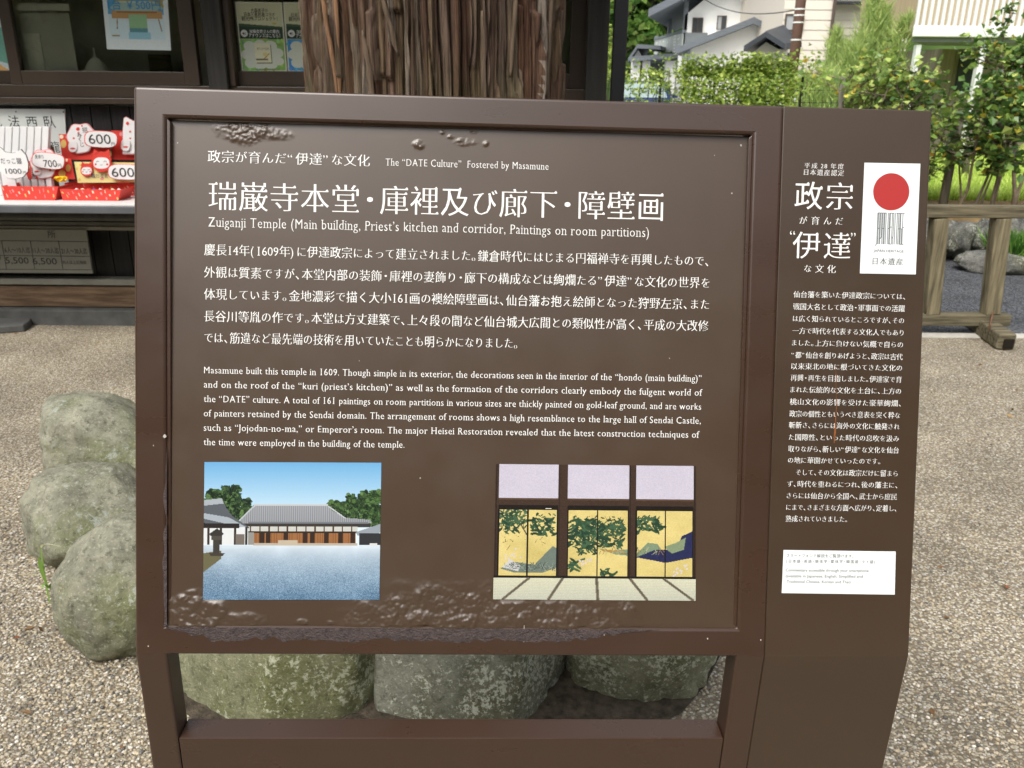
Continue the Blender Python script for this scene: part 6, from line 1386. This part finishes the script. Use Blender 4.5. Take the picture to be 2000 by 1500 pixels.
def car(loc, rz, paint, label, L_=4.2, Wd=1.7, H=1.58):
    """body profile along x (front at -x), lofted across y with tumblehome"""
    o = thing('parked_car', loc, label, 'car'); o0 = V3(loc); rot = Matrix.Rotation(rz, 3, 'Z'); T = lambda p: o0 + rot @ V3(p)
    prof = [(-2.05, .35), (-2.10, .55), (-2.02, .78), (-1.85, .88), (-1.05, 1.02), (-.30, 1.50), (.1, 1.57), (1.2, 1.56), (1.75, 1.42), (2.0, 1.0), (2.08, .8), (2.08, .4), (1.9, .25), (-1.9, .25)]
    k = L_ / 4.18; prof = [(x * k, z * H / 1.57) for x, z in prof]
    def hw(z): return Wd / 2 * (1 - .20 * max(0, (z - .95) / .62)) * (1 - .04 * max(0, (.5 - z)))
    mb = MB(); n = len(prof); ys = (-1, -.8, 0, .8, 1)
    for x, z in prof:
        for s_ in ys: zz = z - (.05 if abs(s_) == 1 and z > .9 else 0); mb.v.append(T((x * (1 if abs(s_) < 1 else .985), s_ * hw(z), zz)))
    for i in range(n):
        for j in range(4): a = i * 5 + j; b2 = ((i + 1) % n) * 5 + j; mb.f.append((a, b2, b2 + 1, a + 1))
    mb.f.append(tuple(i * 5 for i in range(n))[::-1]); mb.f.append(tuple(i * 5 + 4 for i in range(n))); mb.m = [0] * len(mb.f); body = mb.build('body', paint, o, smooth=False)
    g = lambda a, b2, t: (a[0] + (b2[0] - a[0]) * t, a[1] + (b2[1] - a[1]) * t)
    a, b2 = g(prof[4], prof[5], .10), g(prof[4], prof[5], .94); off = V3((-.012, 0, .012))
    MB().poly([T(V3((a[0], -hw(a[1]) * .82, a[1])) + off), T(V3((a[0], hw(a[1]) * .82, a[1])) + off), T(V3((b2[0], hw(b2[1]) * .80, b2[1])) + off), T(V3((b2[0], -hw(b2[1]) * .80, b2[1])) + off)]).build('windscreen', M_screen, o)
    a, b2 = g(prof[8], prof[9], .05), g(prof[8], prof[9], .85); off = V3((.012, 0, .01))
    MB().poly([T(V3((a[0], -hw(a[1]) * .8, a[1])) + off), T(V3((b2[0], -hw(b2[1]) * .82, b2[1])) + off), T(V3((b2[0], hw(b2[1]) * .82, b2[1])) + off), T(V3((a[0], hw(a[1]) * .8, a[1])) + off)]).build('rear_window', M_win, o)
    for s_ in (-1, 1):
        for x0_, x1_ in ((-.78, .02), (.08, .95), (1.0, 1.6)):
            zt_ = 1.42; zb_ = 1.04; xs = (x0_ + (.45 if x0_ < -.5 else 0)) * k
            MB().poly([T((x0_ * k, s_ * (hw(zb_) + .008), zb_)), T((x1_ * k, s_ * (hw(zb_) + .008), zb_)), T(((x1_ - (.08 if x1_ > 1.5 else 0)) * k, s_ * (hw(zt_) + .012), zt_)), T((xs, s_ * (hw(zt_) + .012), zt_))]).build('side_window', M_win, o)
        for x in (-1.3, 1.3):
            c_ = V3((x * k, s_ * (Wd / 2 - .08), .31)); w = MB().tube([T(c_ - V3((0, .10, 0))), T(c_ + V3((0, .10, 0)))], .31, 20).build('wheel', M_tyre, o); MB().tube([T(c_ + V3((0, s_ * .10, 0))), T(c_ + V3((0, s_ * .112, 0)))], .20, 16).build('rim', M_rim, w)
        MB().obox(T((-2.03 * k, s_ * .60, .70)), rot @ V3((.05, 0, 0)), rot @ V3((0, .17, 0)), (0, 0, .08)).build('headlight', M_lamp, o, bevel=.02); MB().obox(T((2.05 * k, s_ * .66, .90)), rot @ V3((.04, 0, 0)), rot @ V3((0, .10, 0)), (0, 0, .14)).build('tail_light', M_tail, o, bevel=.02)
        MB().obox(T((-.72 * k, s_ * (hw(1) + .09), 1.05)), rot @ V3((.05, 0, 0)), rot @ V3((0, .08, 0)), (0, 0, .06)).build('wing_mirror', paint, o, bevel=.02)
    return o
car((P(1640, 200, 19.5).x, 19.5, 0.016), R(24), M_silver, 'silver car parked behind the hedge with its windscreen facing left', 4.5, 1.7, 1.70)
car((P(1262, 180, 26).x, 26.5, 0.016), R(82), M_navy, 'dark blue car parked before the white porch columns', 4.0, 1.65, 1.45)
car((P(2010, 200, 24).x, 25.0, 0.016), R(10), mat('white_paint', (0.75, 0.76, 0.76), .25, .5, coat=.6), 'white car parked beyond the lawn at the right edge', 4.2, 1.7, 1.5)
# low turquoise sheet between bed and cars
MB().box((P(1815, 210, 17.9).x, 17.9, 0.0), (P(1862, 210, 17.9).x, 18.6, P(1840, 205, 17.9).z)).build('covered_pile', mat('turquoise_sheet', S2L(150, 206, 190), .5, .4, var=.15, vscale=6), loc=P(1840, 222, 17.9), bevel=.05); o = bpy.data.objects['covered_pile']; tag(o, 'low pile under a turquoise sheet beyond the lawn', 'pile')
# wooded hill behind the houses
M_hill = mat('hill_ground', S2L(70, 92, 44), .95, .1, var=.3, vscale=.3)
mb = MB(); nx, ny = 40, 16
for j in range(ny + 1):
    for i in range(nx + 1): x = -60 + 130 * i / nx; y = 48 + 60 * j / ny; mb.v.append(V3((x, y, -0.3 + 20 * (1 - math.exp(-((j / ny) * 2.2) ** 1.5)) * (1 + .25 * noise.noise(V3((x * .04, y * .04, 0)))))))
for j in range(ny):
    for i in range(nx): a = j * (nx + 1) + i; mb.f.append((a, a + 1, a + nx + 2, a + nx + 1))
mb.m = [0] * len(mb.f); tag(mb.build('hill', M_hill, smooth=True), kind='structure')
M_tree = ramp_attr_mat('tree_leaf', [(0, S2L(58, 92, 46)), (0.4, S2L(104, 144, 68)), (0.75, S2L(156, 188, 94)), (1, S2L(196, 216, 126))], .6, .2, .3)
def broadleaf(x, y, h, w, seed, label, nl=5200, z0=0.0):
    r = random.Random(seed); b_ = V3((x, y, z0)); o = thing('broadleaf_tree', b_, label, 'tree', 'trees on the hill behind the houses'); mb = MB(); tips = []
    mb.tube([b_, b_ + V3((.1, 0, h * .35)), b_ + V3((.0, .1, h * .8))], [.22, .17, .06], 9)
    cl = []
    for k in range(26):
        t = r.random() * 6.28; q = r.random() ** .5; zz = h * r.uniform(.30, .97); ww = w * (1 - ((zz / h - .55) / .55) ** 2 * .8); c_ = b_ + V3((ww * q * math.cos(t), ww * q * math.sin(t), zz)); cl.append((c_, r.uniform(.35, .7) * w * .55)); mb.tube([b_ + V3((0, 0, zz * .6)), c_], [.05, .015], 5, cap=False)
    mb.build('trunk', M_tdark, o); pts = []
    while len(pts) < nl:
        c_, s_ = r.choice(cl); d = V3((r.gauss(0, 1), r.gauss(0, 1), r.gauss(0, .7))); d = d.normalized() * s_ * r.random() ** .4; pts.append(c_ + d)
    leaf_mesh('crown', pts, .28, .5, M_tree, o, seed, aspect=.45, bias=lambda p, q: q.betavariate(2, 2)); return o
for i, (px, Y, h, w, lab) in enumerate(((1205, 40, 7.5, 3.2, 'bright green tree seen between the shop corner and the eave post'), (1262, 42, 9.0, 3.4, 'leafy tree beside the eave post, left of the lettered balcony'), (1322, 44, 10.0, 3.6, 'tall tree behind the lettered balcony'), (1390, 47, 11, 3.8, 'dark tree behind the white gable'), (1150, 44, 9, 3.4, 'tree mostly hidden by the shop'))): broadleaf(P(px, 100, Y).x, Y, h, w, 20 + i, lab)
# grove added unseen behind the camera to darken what the sign and panes mirror
r = random.Random(12); pts = []
for _ in range(7600):
    a = R(r.uniform(190, 350)); d = r.uniform(15, 19); e = 8.2 + 1.6 * noise.noise(V3((a * 4, 0, 0))) + 1.2 * noise.noise(V3((a * 13, 3, 0))); pts.append(V3((d * math.cos(a), d * math.sin(a), e * r.random())))
o = leaf_mesh('grove', pts, 1.0, 1.9, mat('added_grove_leaf', S2L(58, 70, 44), .8, .1, var=.3, vscale=.5), None, 4, loc=(0, -15, 0)); tag(o, 'added dark green grove, unseen behind the camera, darkening reflections in the sign', 'grove', kind='stuff')

# leaves fallen on the gravel
M_fall = ramp_attr_mat('fallen_leaf', [(0, S2L(92, 66, 46)), (0.6, S2L(128, 100, 70)), (0.9, S2L(140, 84, 62)), (1, S2L(160, 140, 96))], .8, .2)
r = random.Random(31); pts = []
for _ in range(60):
    k = r.random(); p = G(r.uniform(1700, 2040), 660 + 800 * r.random() ** 1.7) if k < .45 else G(r.uniform(-40, 300), 640 + 860 * r.random() ** 1.4) if k < .85 else G(r.uniform(1830, 2040), r.uniform(500, 560), .004); pts.append(V3((p.x, p.y, p.z + .004)))
tag(leaf_mesh('fallen_leaves', pts, .012, .034, M_fall, None, 8, up=2.5, aspect=.3), 'small brown and reddish leaves and needles fallen on the gravel', 'fallen leaves', kind='stuff')
